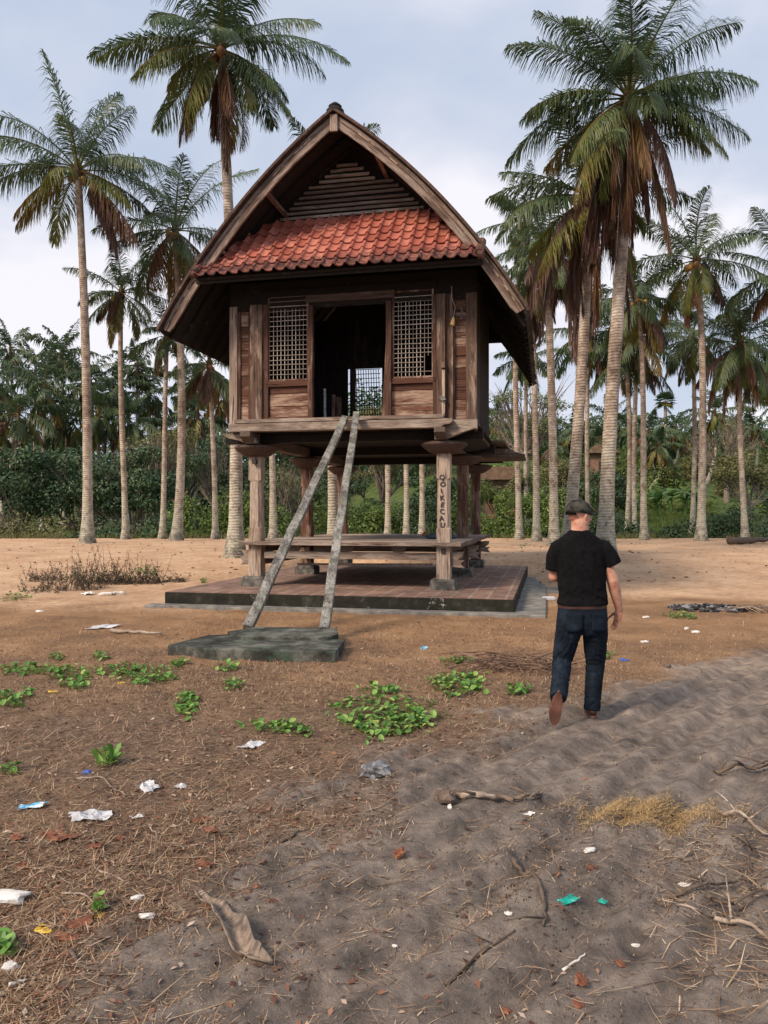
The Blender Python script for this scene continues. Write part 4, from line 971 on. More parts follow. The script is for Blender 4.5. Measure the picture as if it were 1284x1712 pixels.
# broadleaf trees
def tree(x, y, h, w, label, mat, seed, n=6000, size=.22, nb=14, flat=.6, trunk_h=.35, name='broadleaf_tree', lean=0, group='broadleaf trees behind the sand', bare=False, shell=.45):
    rd = random.Random(seed); o = empty(name, (x, y, gh(x, y)-.1), 0, label, 'tree', group); bl = []; m = MB()
    top = Vector((lean, 0, h*trunk_h)); m.tube([(0, 0, -.2), (lean*.4, .05, h*trunk_h*.5), top], [h*.035, h*.026, h*.022], 8, True, .1)
    for i in range(nb):
        a = rd.uniform(0, 6.28); q = math.sqrt(rd.random())*.42*w
        c = Vector((math.cos(a)*q+lean, math.sin(a)*q*.8, h*(trunk_h+(.98-trunk_h)*rd.uniform(.35, 1)*math.sqrt(max(0, 1-(q/(.62*w))**2))-.02)))
        rr = w*rd.uniform(.14, .22); bl.append((c.x, c.y, c.z, rr, rr, rr*flat))
        mid = (top+c)/2+Vector((rd.uniform(-.2, .2), rd.uniform(-.2, .2), -.08*h)); m.tube([top, mid, c], [h*.014, h*.009, h*.003], 6)
        for k in range(3):
            e_ = c+Vector((rd.uniform(-1, 1)*rr, rd.uniform(-1, 1)*rr, rd.uniform(-.2, .8)*rr)); m.tube([mid, (mid+e_)/2+Vector((0, 0, .1)), e_], [h*.006, h*.004, h*.001], 5)
            if bare:
                for q_ in range(3):
                    f = e_+Vector((rd.uniform(-.5, .5)*rr, rd.uniform(-.5, .5)*rr, rd.uniform(0, .6)*rr)); m.tube([(mid+e_)/2+Vector((0, 0, .1)), f], [h*.003, h*.001], 4)
    m.build('trunk', branch_m, o)
    if n: fast_mesh('crown', leaves(bl, n, size, seed, shell), 4, mat, o)
    return o
def tz(px, top, w_px, Z, lb, mat, seed, **k):
    x = (px-CX)/FP*Z; h = CH+(HY-top)/FP*Z-gh(x, Z)+.1; return tree(x, Z, h, w_px/FP*Z, lb, mat, seed, **k)
tz(20, 745, 200, 44, 'broad dark green tree filling the left edge below the palms', leaf_dk, 31, n=9000, nb=20, trunk_h=.12)
tz(125, 738, 200, 45, 'dark leafy tree behind the tall left palm', leaf_dk, 32, n=9000, nb=20, trunk_h=.12)
tz(220, 745, 170, 44, 'dark leafy tree behind the slender left palm', leaf_dk, 33, n=8000, nb=18, trunk_h=.12)
tz(300, 712, 150, 52, 'shadowy tree behind the leaning-footed palm with yellow flecked top', leaf_ol, 34, n=5000, nb=16, trunk_h=.25)
tz(262, 700, 110, 47, 'bare grey branching tree left of the leaning-footed palm', leaf_ol, 35, n=300, bare=True, trunk_h=.3)
tz(365, 720, 130, 50, 'thin half-bare tree beside the left post of the hut', leaf_dk, 36, n=2600, bare=True, trunk_h=.25)
tz(480, 770, 120, 48, 'bare twiggy tree seen under the hut floor', leaf_ol, 37, n=500, bare=True, trunk_h=.2)
tz(640, 660, 150, 52, 'olive thicket tree seen under the middle of the hut floor', leaf_ol, 38, n=4500, bare=True, trunk_h=.2)
tz(880, 640, 170, 62, 'wide flat-topped feathery tree behind the palms right of the hut', leaf_lt, 39, n=5200, nb=20, flat=.28, size=.2, trunk_h=.45, bare=True, shell=.2)
tz(1215, 690, 130, 66, 'pale bare flat-topped tree on the slope at right', leaf_ol, 40, n=500, nb=16, bare=True, trunk_h=.4, flat=.3)
tz(840, 770, 90, 50, 'dull olive bush-like tree above the bush right of the hut', leaf_ol, 41, n=3000, trunk_h=.15)
tz(940, 760, 120, 56, 'olive tree behind the head of the man', leaf_ol, 42, n=3600, trunk_h=.2)
tz(1010, 790, 110, 52, 'dark tree behind the biggest trunk', leaf_dk, 43, n=3600, trunk_h=.15)
tz(1255, 745, 120, 56, 'olive tree on the slope behind the rightmost palm', leaf_ol, 44, n=3800, trunk_h=.2)
tz(560, 780, 120, 50, 'dark leafy tree behind the two poles', leaf_dk, 45, n=3800, trunk_h=.15)
tz(740, 775, 120, 50, 'dark leafy tree behind the front right post', leaf_dk, 46, n=3800, trunk_h=.15)
tz(430, 760, 120, 50, 'dark leafy tree behind the front left post', leaf_dk, 47, n=3800, trunk_h=.15)
# slope scrub at right: three kinds, copied
scr = []
for k, (mt, lb) in enumerate(((leaf_ol, 'olive scrub bush on the slope beyond the terrace'), (leaf_dk, 'dark green scrub bush on the slope beyond the terrace'), (leaf_br, 'fresh green scrub bush on the slope beyond the terrace'))):
    s = shrub(9+3*k, 62, 5, 3, 2.6, lb, mt, 60+k, n=1600, size=.26, name='scrub_bush', group=lb.replace(' bush', ' bushes')); scr.append(s)
rd_ = random.Random(5)
for i in range(60):
    Z = rd_.uniform(50, 112); px = rd_.uniform(770, 1330)
    if Z < 62 and 1060 < px < 1180: continue
    x = (px-CX)/FP*Z; dup(scr[rd_.choice([0, 0, 1, 2, 2])], (x, Z, gh(x, Z)-.2), rd_.uniform(0, 6), rd_.uniform(.6, 1.3)*(1 if Z > 60 else .7))
for i in range(22):
    Z = rd_.uniform(60, 100); px = rd_.uniform(-60, 760); x = (px-CX)/FP*Z; dup(scr[rd_.choice([0, 1, 1])], (x, Z, gh(x, Z)-.2), rd_.uniform(0, 6), rd_.uniform(1.2, 2.2))
# dark far wood, one mass
rw = np.random.RandomState(3); bl = []
for i in range(120):
    px = rw.uniform(-150, 760) if i < 85 else rw.uniform(760, 1400); Z = rw.uniform(95, 130); x = (px-CX)/FP*Z; g0 = gh(x, Z)
    tp = (HY-(rw.uniform(690, 745) if px < 430 else rw.uniform(625, 690)))/FP*Z+CH if px < 760 else (HY-rw.uniform(705, 740))/FP*Z+CH
    r = rw.uniform(2.5, 5)
    bl.append((x, Z, tp-r, r, r, r)); bl.append((x+rw.uniform(-3, 3), Z-2, (tp+g0)/2, r*1.2, r, (tp-g0)*.4))
    bl.append((x+rw.uniform(-3, 3), Z-3, g0+1.5, r*1.2, r, 3))
fw = fast_mesh('far_wood', leaves(bl, 60000, .75, 9, .5), 4, leaf_dk); tag(fw, 'dark wood far behind the palms closing off the view', 'wood', kind='stuff')
# palms of the far grove
gl = [(18, 585, 70, 2.6), (104, 590, 62, 2.6), (230, 612, 66, 2.5), (75, 650, 56, 3.4), (140, 640, 60, 3.0), (30, 690, 52, 3.2), (-10, 640, 58, 3.0), (190, 650, 64, 2.8), (165, 690, 56, 2.8), (110, 700, 60, 3.0), (250, 660, 68, 2.8), (320, 640, 66, 2.8), (330, 690, 60, 2.8), (60, 620, 74, 3.0), (215, 700, 56, 2.6), (270, 720, 70, 2.8), (375, 660, 64, 2.8), (0, 720, 60, 3.0)]
for i, (x, y, Z, r) in enumerate(gl):
    make_palm([(x+(i % 3-1)*4, 850), (x, (y+850)/2), (x, y)], Z, .17, .13, 500+i, r, GLB[i], nf=22, nl=20, dead=3, nuts=0, wl=.13)['group'] = 'coconut palms of the far left grove'
gr = [(1130, 715, 84, 2.6), (1050, 715, 88, 2.6), (1085, 720, 80, 2.4), (1195, 690, 76, 3.0), (1000, 735, 84, 2.4), (960, 720, 90, 2.6), (1100, 745, 72, 2.2), (1260, 715, 80, 2.6), (925, 745, 80, 2.4), (1225, 720, 86, 2.4), (1160, 735, 90, 2.4), (1022, 700, 96, 2.8), (830, 700, 90, 2.6)]
for i, (x, y, Z, r) in enumerate(gr):
    make_palm([(x+(i % 3-1)*14, 790), (x+4, (y+790)/2), (x, y)], Z, .18, .13, 540+i, r, GRB[i], nf=20, nl=18, dead=3, nuts=0, wl=.16)['group'] = 'small palms on the far right slope'
# fan palm on the skyline
Z = 90; b = P3(1112, 740, Z); f = empty('fan_palm', (b.x, Z, gh(b.x, Z)), 0, 'small dark fan palm standing alone on the skyline in the right gap', 'palm tree')
hh = P3(1112, 670, Z).z-gh(b.x, Z); MB().tube([(0, 0, 0), (.1, 0, hh*.5), (0, 0, hh)], [.25, .2, .18], 8).build('trunk', bark, f)
vs = []; ages = []
for i in range(20):
    az = i*2.4; el = R(75-120*i/19); d = Vector((math.sin(az)*math.cos(el), math.cos(az)*math.cos(el), math.sin(el))); c = Vector((0, 0, hh))+d*.5; s, d, u = rot_to(d)
    for k in range(9):
        an = R(-80+160*k/8); e_ = d*math.cos(an)+s*math.sin(an); w = (s*math.cos(an)-d*math.sin(an))*.13
        vs += [c, c+e_*.5+w, c+e_*.95+Vector((0, 0, -.12)), c+e_*.5-w]; ages += [.05+.1*(i > 15)*4]*4
fast_mesh('crown', np.array([list(v) for v in vs]), 4, palm_leaf, f, {'age': ages})
# banana plants
ban = foliage('banana_leaf', [(.1, (.05, .11, .03)), (.6, (.10, .20, .05)), (.9, (.20, .28, .08))], .35, .4, .6)
def banana(px, top, Z, seed, label):
    x = (px-CX)/FP*Z; g0 = gh(x, Z); H = CH+(HY-top)/FP*Z-g0; o = empty('banana_plant', (x, Z, g0), 0, label, 'banana plant', 'banana plants above the terrace'); rd = random.Random(seed)
    MB().tube([(0, 0, 0), (0, 0, H*.5)], [.13, .09], 8).build('stem', ban, o); m = MB()
    for i in range(9):
        az = i*2.4+rd.random(); el = rd.uniform(.5, 1.3); L_ = H*.6; p = Vector((0, 0, H*.45)); pts = []
        for k in range(7):
            e_ = el-1.6*(k/6)**1.5; pts.append(p.copy()); p = p+Vector((math.sin(az)*math.cos(e_), math.cos(az)*math.cos(e_), math.sin(e_)))*L_/6
        sd = Vector((math.cos(az), -math.sin(az), 0)); v = []; fs = []
        for k, q in enumerate(pts):
            w = .30*math.sin(math.pi*min(1, k/6*.9+.08)); v += [q-sd*w+Vector((0, 0, -.08*k/6)), q, q+sd*w+Vector((0, 0, -.08*k/6))]
        for k in range(6): fs += [(k*3, k*3+1, k*3+4, k*3+3), (k*3+1, k*3+2, k*3+5, k*3+4)]
        m.add(v, fs)
    m.build('leaves', ban, o)
for i, (x, y, Z, l) in enumerate(((1098, 810, 58, 'leftmost banana plant above the green terrace'), (1122, 800, 62, 'banana plant above the middle of the terrace'), (1146, 806, 60, 'banana plant nearest the left side of the curved palm'), (1163, 800, 58, 'small pale banana plant touching the curved palm trunk'), (945, 795, 58, 'banana plant behind the palm at the head of the man'), (975, 800, 56, 'banana plant between the man and the biggest trunk'))): banana(x, y, Z, 20+i, l)
# tall grass of the terrace
rg = np.random.RandomState(12); n = 26000; Z = rg.uniform(39.5, 66, n); px = rg.uniform(960, 1200, n); x = (px-CX)/FP*Z
band = (np.floor(Z/2.6)*2.6); keep = (Z-band) < 1.9; x = x[keep]; Z = Z[keep]; n = len(x); h = ground_h(x, Z); ln = rg.uniform(.15, .4, n); an = rg.uniform(0, 3.14, n)
p = np.stack([x, Z, h-.03], 1); w = np.stack([np.cos(an), np.sin(an), 0*an], 1)*.03; tpv = p+np.stack([rg.normal(0, .08, n), rg.normal(0, .08, n), ln], 1)
grass_g = foliage('terrace_grass', [(.1, (.05, .085, .02)), (.5, (.10, .16, .035)), (.9, (.20, .25, .07))], .3, .6, .7)
tg = fast_mesh('terrace_grass', np.stack([p-w, p+w, tpv], 1).reshape(-1, 3), 3, grass_g); tag(tg, 'rows of green grass growing on the terraced slope', 'grass', kind='stuff')
# far small houses
def cottage(px, py, w, Z, lb, cat, thatched):
    x = (px-CX)/FP*Z; g0 = gh(x, Z); z = CH+(HY-py)/FP*Z; o = empty('cottage', (x, Z, g0), R(-10), lb, cat); H = z-g0
    wallm = simple('dull_plank_wall', [(.3, (.16, .09, .06)), (.7, (.26, .16, .11))], 3, isl=.2); rfm = simple('brown_thatch_cover', [(.3, (.10, .065, .045)), (.7, (.22, .15, .10))], 3, bump=.8)
    MB().box((-w/2, 0, 0), (w/2, w*.8, H)).build('wall', wallm, o); MB().prism([(-w*.7, H-.1), (-w*.35, H+w*.32), (w*.35, H+w*.32), (w*.7, H-.1)], -.6, w*.8+.6).build('roof', rfm, o)
    MB().box((-.4, -.05, 0), (.3, .02, H*.75)).build('door', bolt_m, o)
cottage(1008, 756, 2.2, 76, 'small brown house half hidden behind the trunks on the right slope', 'house', 0)
cottage(838, 800, 2.6, 56, 'low thatched shelter right of the hut ledge beyond the bushes', 'shelter', 1)
# ---------------------------------------------------------------- the man
def remesh(mb, name, mat, parent, vox, smooth=4, disp=None, hollow=False):
    me = bpy.data.meshes.new(name); V = np.concatenate(mb.v); me.from_pydata(V.tolist(), [], mb.f); me.update()
    o = bpy.data.objects.new('work_mesh', me); COL.objects.link(o)
    r = o.modifiers.new('r', 'REMESH'); r.mode = 'VOXEL'; r.voxel_size = vox
    s = o.modifiers.new('s', 'SMOOTH'); s.iterations = smooth; s.factor = .5
    bpy.context.view_layer.update(); dg = bpy.context.evaluated_depsgraph_get()
    m2 = bpy.data.meshes.new_from_object(o.evaluated_get(dg)); bpy.data.objects.remove(o)
    if disp:
        n = len(m2.vertices); co = np.empty(n*3); m2.vertices.foreach_get('co', co); co = co.reshape(-1, 3)
        no = np.empty(n*3); m2.vertex_normals.foreach_get('vector', no); no = no.reshape(-1, 3)
        co = co+no*disp(co)[:, None]; m2.vertices.foreach_set('co', co.ravel())
    m2.materials.clear(); m2.materials.append(mat); m2.polygons.foreach_set('use_smooth', [True]*len(m2.polygons)); m2.update(); m2.name = name
    q = bpy.data.objects.new(name, m2); COL.objects.link(q); q.parent = parent; return q
def cap_(m, p0, p1, r0, r1, n=18, e0=True, e1=True):
    p0 = Vector(p0); p1 = Vector(p1); m.tube([p0, p0.lerp(p1, .5), p1], [r0, (r0+r1)/2, r1], n)
    if e0: m.ell(p0, (r0, r0, r0), 10, 16)
    if e1: m.ell(p1, (r1, r1, r1), 10, 16)
def loft(m, rings, n=32, pw=2.3):
    vs = []
    for cx, cy, z, rx, ry in rings:
        for k in range(n):
            a = 2*math.pi*k/n; c, s = math.cos(a), math.sin(a); vs.append((cx+rx*abs(c)**(2/pw)*(1 if c > 0 else -1), cy+ry*abs(s)**(2/pw)*(1 if s > 0 else -1), z))
    k_ = len(rings); fs = [(i*n+k, i*n+(k+1) % n, (i+1)*n+(k+1) % n, (i+1)*n+k) for i in range(k_-1) for k in range(n)]+[tuple(range(n))[::-1], tuple((k_-1)*n+k for k in range(n))]
    m.add(vs, fs)
MX, MY = 1.56, 6.1
mz = gh(MX+.1, MY+.08)
man = empty('person', (MX, MY, mz), 0, 'man walking away in black t-shirt, dark blue jeans and dark cap, looking right', 'person')
t = NT('sunburnt_skin', .55, .35); n_ = t.noise(t.coord((1, 1, 1)), 14, 4); c = t.ramp(n_, [(.35, (.40, .165, .11)), (.5, (.50, .25, .175)), (.65, (.60, .345, .25))]); t.color(c); t.b.inputs['Subsurface Weight'].default_value = .08; t.b.inputs['Subsurface Radius'].default_value = (.02, .008, .005); skin = t.m
cloth = simple('black_cotton', [(.3, (.004, .004, .005)), (.7, (.009, .009, .010))], 30, .95, .1, bump=.15, bd=.003)
t = NT('dark_blue_denim', .9, .15); n_ = t.noise(t.coord((1, 1, 1)), 7, 5, .65); n2 = t.noise(t.coord((1, 1, .3)), 200, 2)
c = t.ramp(n_, [(.35, (.004, .007, .011)), (.55, (.008, .014, .024)), (.72, (.020, .032, .048))]); t.color(t.mix(.4, c, t.mix(1.0, c, t.ramp(n2, [(.3, .5), (.7, 1.5)]), 'MULTIPLY'))); t.bump(n2, .2, .002); denim = t.m
leather = simple('brown_leather', [(.3, (.03, .013, .009)), (.7, (.08, .032, .02))], 14, .5, .4, bump=.3, bd=.004)
sole_m = simple('worn_shoe_sole', [(.3, (.07, .035, .025)), (.7, (.26, .12, .085))], 9, .85, bump=.6, bd=.006)
capm = simple('dark_olive_cap_cloth', [(.40, (.008, .008, .007)), (.48, (.026, .027, .021)), (.60, (.06, .058, .046))], 16, .9, bump=.3, bd=.003)
yaw = R(58); fd = Vector((math.sin(yaw), math.cos(yaw), 0)); sdv = Vector((fd.y, -fd.x, 0))   # facing and his right
HC = Vector((-.014, .0, 1.628)); MH = Matrix(((sdv.x, fd.x, 0), (sdv.y, fd.y, 0), (0, 0, 1)))
def hpnt(r, f, z): return HC+sdv*r+fd*f+Vector((0, 0, z))
b = MB()
b.ell(HC+Vector((0, 0, .018)), (.078, .098, .098), 18, 24, MH)
b.ell(hpnt(0, .022, -.045), (.060, .078, .078), 16, 20, MH); b.ell(hpnt(0, .062, -.088), (.032, .03, .026), 12, 16, MH)
b.ell(hpnt(0, .088, -.004), (.045, .020, .020), 10, 14, MH)            # brow
for q in (-1, 1):
    b.ell(hpnt(.036*q, .076, -.04), (.022, .018, .022), 10, 12, MH)     # cheek
    b.ell(hpnt(.079*q, -.002, -.022), (.010, .019, .031), 12, 14, MH); b.ell(hpnt(.084*q, -.010, -.016), (.008, .012, .024), 10, 12, MH)
b.tube([hpnt(0, .094, -.004), hpnt(0, .112, -.03), hpnt(0, .118, -.042)], [.009, .012, .013], 10); b.ell(hpnt(0, .108, -.046), (.018, .013, .009), 10, 12, MH)
b.ell(hpnt(0, .093, -.070), (.025, .010, .007), 8, 12, MH); b.ell(hpnt(0, .089, -.079), (.022, .010, .007), 8, 12, MH)
cap_(b, (-.012, -.012, 1.60), (-.010, -.015, 1.44), .062, .074, 24)
b.ell((-.01, -.05, 1.56), (.058, .03, .05), 12, 16)
loft(b, [(.01, 0, .84, .15, .10), (.01, 0, 1.0, .155, .10), (.008, 0, 1.25, .165, .10), (0, 0, 1.36, .15, .085), (-.005, 0, 1.44, .10, .06), (-.01, 0, 1.49, .05, .05)])
SH = Vector((.185, 0, 1.385)); EL = Vector((.250, -.02, 1.10)); WR = Vector((.318, .045, .865))
cap_(b, Vector((.165, 0, 1.345)), EL, .046, .046); cap_(b, EL, EL.lerp(WR, .35), .046, .046); cap_(b, EL.lerp(WR, .35), WR, .046, .029)
SHl = Vector((-.185, 0, 1.375)); ELl = Vector((-.195, .07, 1.13)); WRl = Vector((-.03, .25, 1.13))
cap_(b, Vector((-.165, 0, 1.345)), ELl, .046, .044); cap_(b, ELl, ELl.lerp(WRl, .35), .045, .044); cap_(b, ELl.lerp(WRl, .35), WRl, .044, .028)
def hand(b, W_, d, pn, side, curl):
    """W_: wrist, d: hand direction, pn: palm normal, side: towards the thumb"""
    d = d.normalized(); side = (side-d*side.dot(d)).normalized(); pn = d.cross(side).normalized()*(1 if d.cross(side).dot(pn) > 0 else -1)
    M = Matrix((side, d, pn)).transposed()
    b.ell(W_+d*.055, (.041, .056, .017), 12, 16, M); b.ell(W_+d*.03+side*.018, (.022, .036, .019), 10, 12, M); cap_(b, W_, W_+d*.03, .028, .024)
    for k, (o, L_) in enumerate(((.030, .072), (.010, .080), (-.011, .074), (-.030, .058))):
        p = W_+d*(.098-abs(o+.0)*.25)+side*o; dd = d.copy()+side*o*1.5; r = .0088-.0006*k
        for j, f in enumerate((.42, .32, .26)):
            cu = curl*(.5+.5*j)*(1+.15*k); dd = (dd+pn*cu).normalized(); q = p+dd*L_*f; cap_(b, p, q, r, r*.92, 10); p = q; r *= .93
    p = W_+d*.028+side*.03; dd = (d*.75+side*.62+pn*.25).normalized()
    for f, r in ((.036, .0115), (.032, .0105), (.024, .0095)):
        q = p+dd*f; cap_(b, p, q, r, r*.92, 10); p = q; dd = (dd+d*.22+pn*.12).normalized()
hand(b, WR, Vector((-.02, .03, -.18)), Vector((-1, .2, 0)), Vector((-.45, .9, 0)), .22)
hand(b, WRl, Vector((.17, .05, .04)), Vector((0, -1, 0)), Vector((0, .2, 1)), .35)
HR = Vector((.105, 0, .84)); KR = Vector((.125, .06, .45)); AR = Vector((.10, .06, .09)); HL = Vector((-.095, 0, .84)); KL = Vector((-.142, .03, .46)); AL = Vector((-.232, -.25, .185))
for H_, K_, A_ in ((HR, KR, AR), (HL, KL, AL)): cap_(b, H_, K_, .07, .05); cap_(b, K_, K_.lerp(A_, .8), .05, .034)
cap_(b, AR, (.11, .17, .045), .032, .020)
remesh(b, 'body', skin, man, .0042, 3)
# t-shirt
b = MB()
loft(b, [(.012, 0, .912, .200, .146), (.012, 0, .94, .199, .142), (.013, 0, 1.0, .190, .130), (.012, 0, 1.1, .188, .125), (.006, 0, 1.2, .195, .125), (0, 0, 1.3, .205, .120), (-.004, 0, 1.37, .208, .108), (-.006, -.002, 1.415, .185, .098), (-.01, -.006, 1.455, .135, .086), (-.012, -.010, 1.485, .094, .080), (-.012, -.012, 1.502, .078, .076)], 40)
b.tube([(.12, 0, 1.375), (.175, -.002, 1.355), (.222, -.012, 1.29), (.256, -.018, 1.222)], [.068, .075, .072, .069], 24)
b.tube([(-.13, 0, 1.375), (-.175, .0, 1.355), (-.200, .02, 1.29), (-.205, .045, 1.185)], [.068, .075, .070, .066], 24)
def dsh(co):
    x, y, z = co.T; low = np.clip((1.15-z)/.2, 0, 1)
    f = .006*np.sin((z*38+x*9+fbm(x*9, z*9+y*4, 70, 3)*5))*(.35+low)+.007*fbm(x*12+y*5, z*6, 71, 3)
    arm = np.clip((np.abs(x-.005)-.17)/.04, 0, 1); f *= 1-.6*arm; f *= np.clip((z-.915)/.06, .15, 1)
    return f
remesh(b, 't_shirt', cloth, man, .0075, 5, dsh)
# jeans
b = MB()
loft(b, [(.012, 0, .925, .186, .128), (.012, 0, .88, .192, .134), (.010, -.01, .80, .200, .142), (.008, -.012, .74, .200, .138), (.006, -.006, .68, .19, .12)], 40, 2.2)
b.tube([(-.095, -.01, .80), (-.103, -.01, .68), (-.125, .01, .56), (-.142, .03, .46), (-.168, -.045, .37), (-.200, -.14, .29), (-.228, -.222, .222)], [.098, .102, .090, .079, .073, .068, .066], 24)
b.tube([(.110, -.01, .80), (.112, -.01, .68), (.120, .02, .56), (.127, .05, .45), (.120, .055, .32), (.108, .05, .18), (.100, .045, .065)], [.098, .100, .089, .076, .071, .068, .070], 24)
def dj(co):
    x, y, z = co.T; kn = np.exp(-((z-.46)/.11)**2); an = np.exp(-((z-.12)/.12)**2); hp_ = np.exp(-((z-.68)/.08)**2)
    w = fbm(x*10+y*7, z*5, 72, 3)
    cr_ = np.abs(np.sin(z*44+x*22*np.sign(x-.01)+y*18+w*9)); return -.008*(1-cr_)**3*(.35+kn+1.2*an+hp_)+.006*w*(.5+kn+an)
remesh(b, 'jeans', denim, man, .0075, 4, dj)
# back pockets
for sg in (-1, 1):
    m = MB(); n = 6; vs = []
    for j in range(n+1):
        for i in range(n+1):
            x = .012+sg*(.035+.12*i/n); z = .865-.135*j/n-.012*math.sin(math.pi*i/n)*(j/n)*1.0-.01*i/n
            xx = (x-.010)/.200; yy = -.012-.137*(max(0, 1-abs(xx)**2.2))**(1/2.2); vs.append((x, yy-.010, z))
    fs = [(j*(n+1)+i, j*(n+1)+i+1, (j+1)*(n+1)+i+1, (j+1)*(n+1)+i) for j in range(n) for i in range(n)]
    o = m.add(vs, fs).build('back_pocket', denim, man, smooth=True); s_ = o.modifiers.new('s', 'SOLIDIFY'); s_.thickness = .003; s_.offset = 0
b = MB(); vs = []
N = 40
for z, k in ((.888, 1.0), (.922, 1.0), (.922, .97), (.888, .97)):
    for i in range(N):
        a = 2*math.pi*i/N; vs.append((.012+.194*k*math.cos(a), .139*k*math.sin(a), z))
b.add(vs, [(j*N+i, j*N+(i+1) % N, ((j+1) % 4)*N+(i+1) % N, ((j+1) % 4)*N+i) for j in range(4) for i in range(N)]); b.build('belt', leather, man, smooth=False)
# shoes
def shoe(heel, toe, up, side):
    d = (toe-heel).normalized(); M = Matrix((side, d, up)).transposed(); L_ = (toe-heel).length; m = MB()
    m.ell(heel+d*L_*.2+up*.045, (.038, .060, .040), 12, 16, M); m.ell(heel+d*L_*.66+up*.035, (.046, .100, .034), 12, 18, M); m.ell(heel+d*L_*.38+up*.06, (.036, .075, .045), 12, 16, M)
    q = remesh(m, 'shoe', leather, man, .006, 4)
    s = MB(); pr_ = []
    for i in range(28):
        a = 2*math.pi*i/28; y = math.sin(a)*L_*.54; w = .044+.008*math.sin(a); pr_.append((math.cos(a)*w, y))
    vs = [heel+d*(L_*.5+y)+side*x+up*z for z in (0, .016) for x, y in pr_]
    s.add(vs, [(i, (i+1) % 28, 28+(i+1) % 28, 28+i) for i in range(28)]+[tuple(range(28))[::-1], tuple(range(28, 56))]); s.build('shoe_sole', sole_m, q)
shoe(Vector((.098, -.01, .012)), Vector((.125, .25, .012)), Vector((0, 0, 1)), Vector((1, -.1, 0)).normalized())
dl = Vector((-.02, .07, -.245)).normalized(); sl_ = Vector((1, 0, -.08)).normalized(); ul = sl_.cross(dl).normalized()
ul = ul if ul.y > 0 else -ul
tl = Vector((-.252, -.185, .010)); shoe(tl-dl*.275, tl, ul, sl_)
# cap
m = MB(); vs = []; n = 32; K = 9
cc = hpnt(0, -.004, .022)
tilt = Matrix.Rotation(R(-8), 3, sdv)
for j in range(K+1):
    th = math.pi/2*1.12*j/K
    for i in range(n):
        a = 2*math.pi*i/n; x = .087*math.sin(min(th, math.pi/2))*math.cos(a); y = .108*math.sin(min(th, math.pi/2))*math.sin(a); z = .092*math.cos(th)
        vs.append(cc+tilt @ (sdv*x+fd*y+Vector((0, 0, z))))
fs = [(j*n+i, j*n+(i+1) % n, (j+1)*n+(i+1) % n, (j+1)*n+i) for j in range(K) for i in range(n)]
m.add(vs, fs); cp = m.build('cap', capm, man, smooth=True); s_ = cp.modifiers.new('s', 'SOLIDIFY'); s_.thickness = .004
m = MB(); vs = []
for j in range(5):
    for i in range(13):
        a = R(-62+124*i/12); q = j/4; x = math.sin(a)*(.086+.012*q); y = math.cos(a)*.104+q*.066*math.cos(a*.9); z = -.004-.034*(math.sin(a)**2)*(.4+.6*q)+.030*q-.012*q*q
        vs.append(cc+tilt @ (sdv*x+fd*y+Vector((0, 0, z))))
m.add(vs, [(j*13+i, j*13+i+1, (j+1)*13+i+1, (j+1)*13+i) for j in range(4) for i in range(12)]); o = m.build('brim', capm, cp, smooth=True); s_ = o.modifiers.new('s', 'SOLIDIFY'); s_.thickness = .005
MB().lathe(cc+tilt @ Vector((0, 0, .092)), [(.009, 0), (.008, .004), (.003, .006)], 10).build('button', capm, cp)
m = MB(); pts = [cc+tilt @ (sdv*.087*math.cos(R(a))+fd*.104*math.sin(R(a))+Vector((0, 0, -.036))) for a in range(-130, -49, 10)]
for q in range(3): m.tube([p+Vector((0, 0, .006*q)) for p in pts], .0045, 6); m.build('strap', cloth, cp)
# grey stubble, glasses, eyes
m = MB(); m.tube([hpnt(.083, -.012, -.004), hpnt(.080, .05, .0), hpnt(.066, .094, -.002)], .0022, 6); m.tube([hpnt(-.083, -.012, -.004), hpnt(-.080, .05, .0), hpnt(-.066, .094, -.002)], .0022, 6)
for q in (-1, 1):
    c0 = hpnt(.034*q, .104, -.012); m.tube([c0+sdv*.024*math.cos(a)+Vector((0, 0, .017*math.sin(a))) for a in [2*math.pi*i/16 for i in range(17)]], .0017, 5)
m.tube([hpnt(-.012, .106, -.010), hpnt(.012, .106, -.010)], .0018, 5); m.build('glasses', bolt_m, man)
for q in (-1, 1): MB().ell(hpnt(.034*q, .083, -.014), (.011, .011, .011), 8, 10).build('eye', simple('eye_white', [(0, (.6, .58, .55)), (1, (.7, .68, .65))], 5, .3), man, smooth=True)
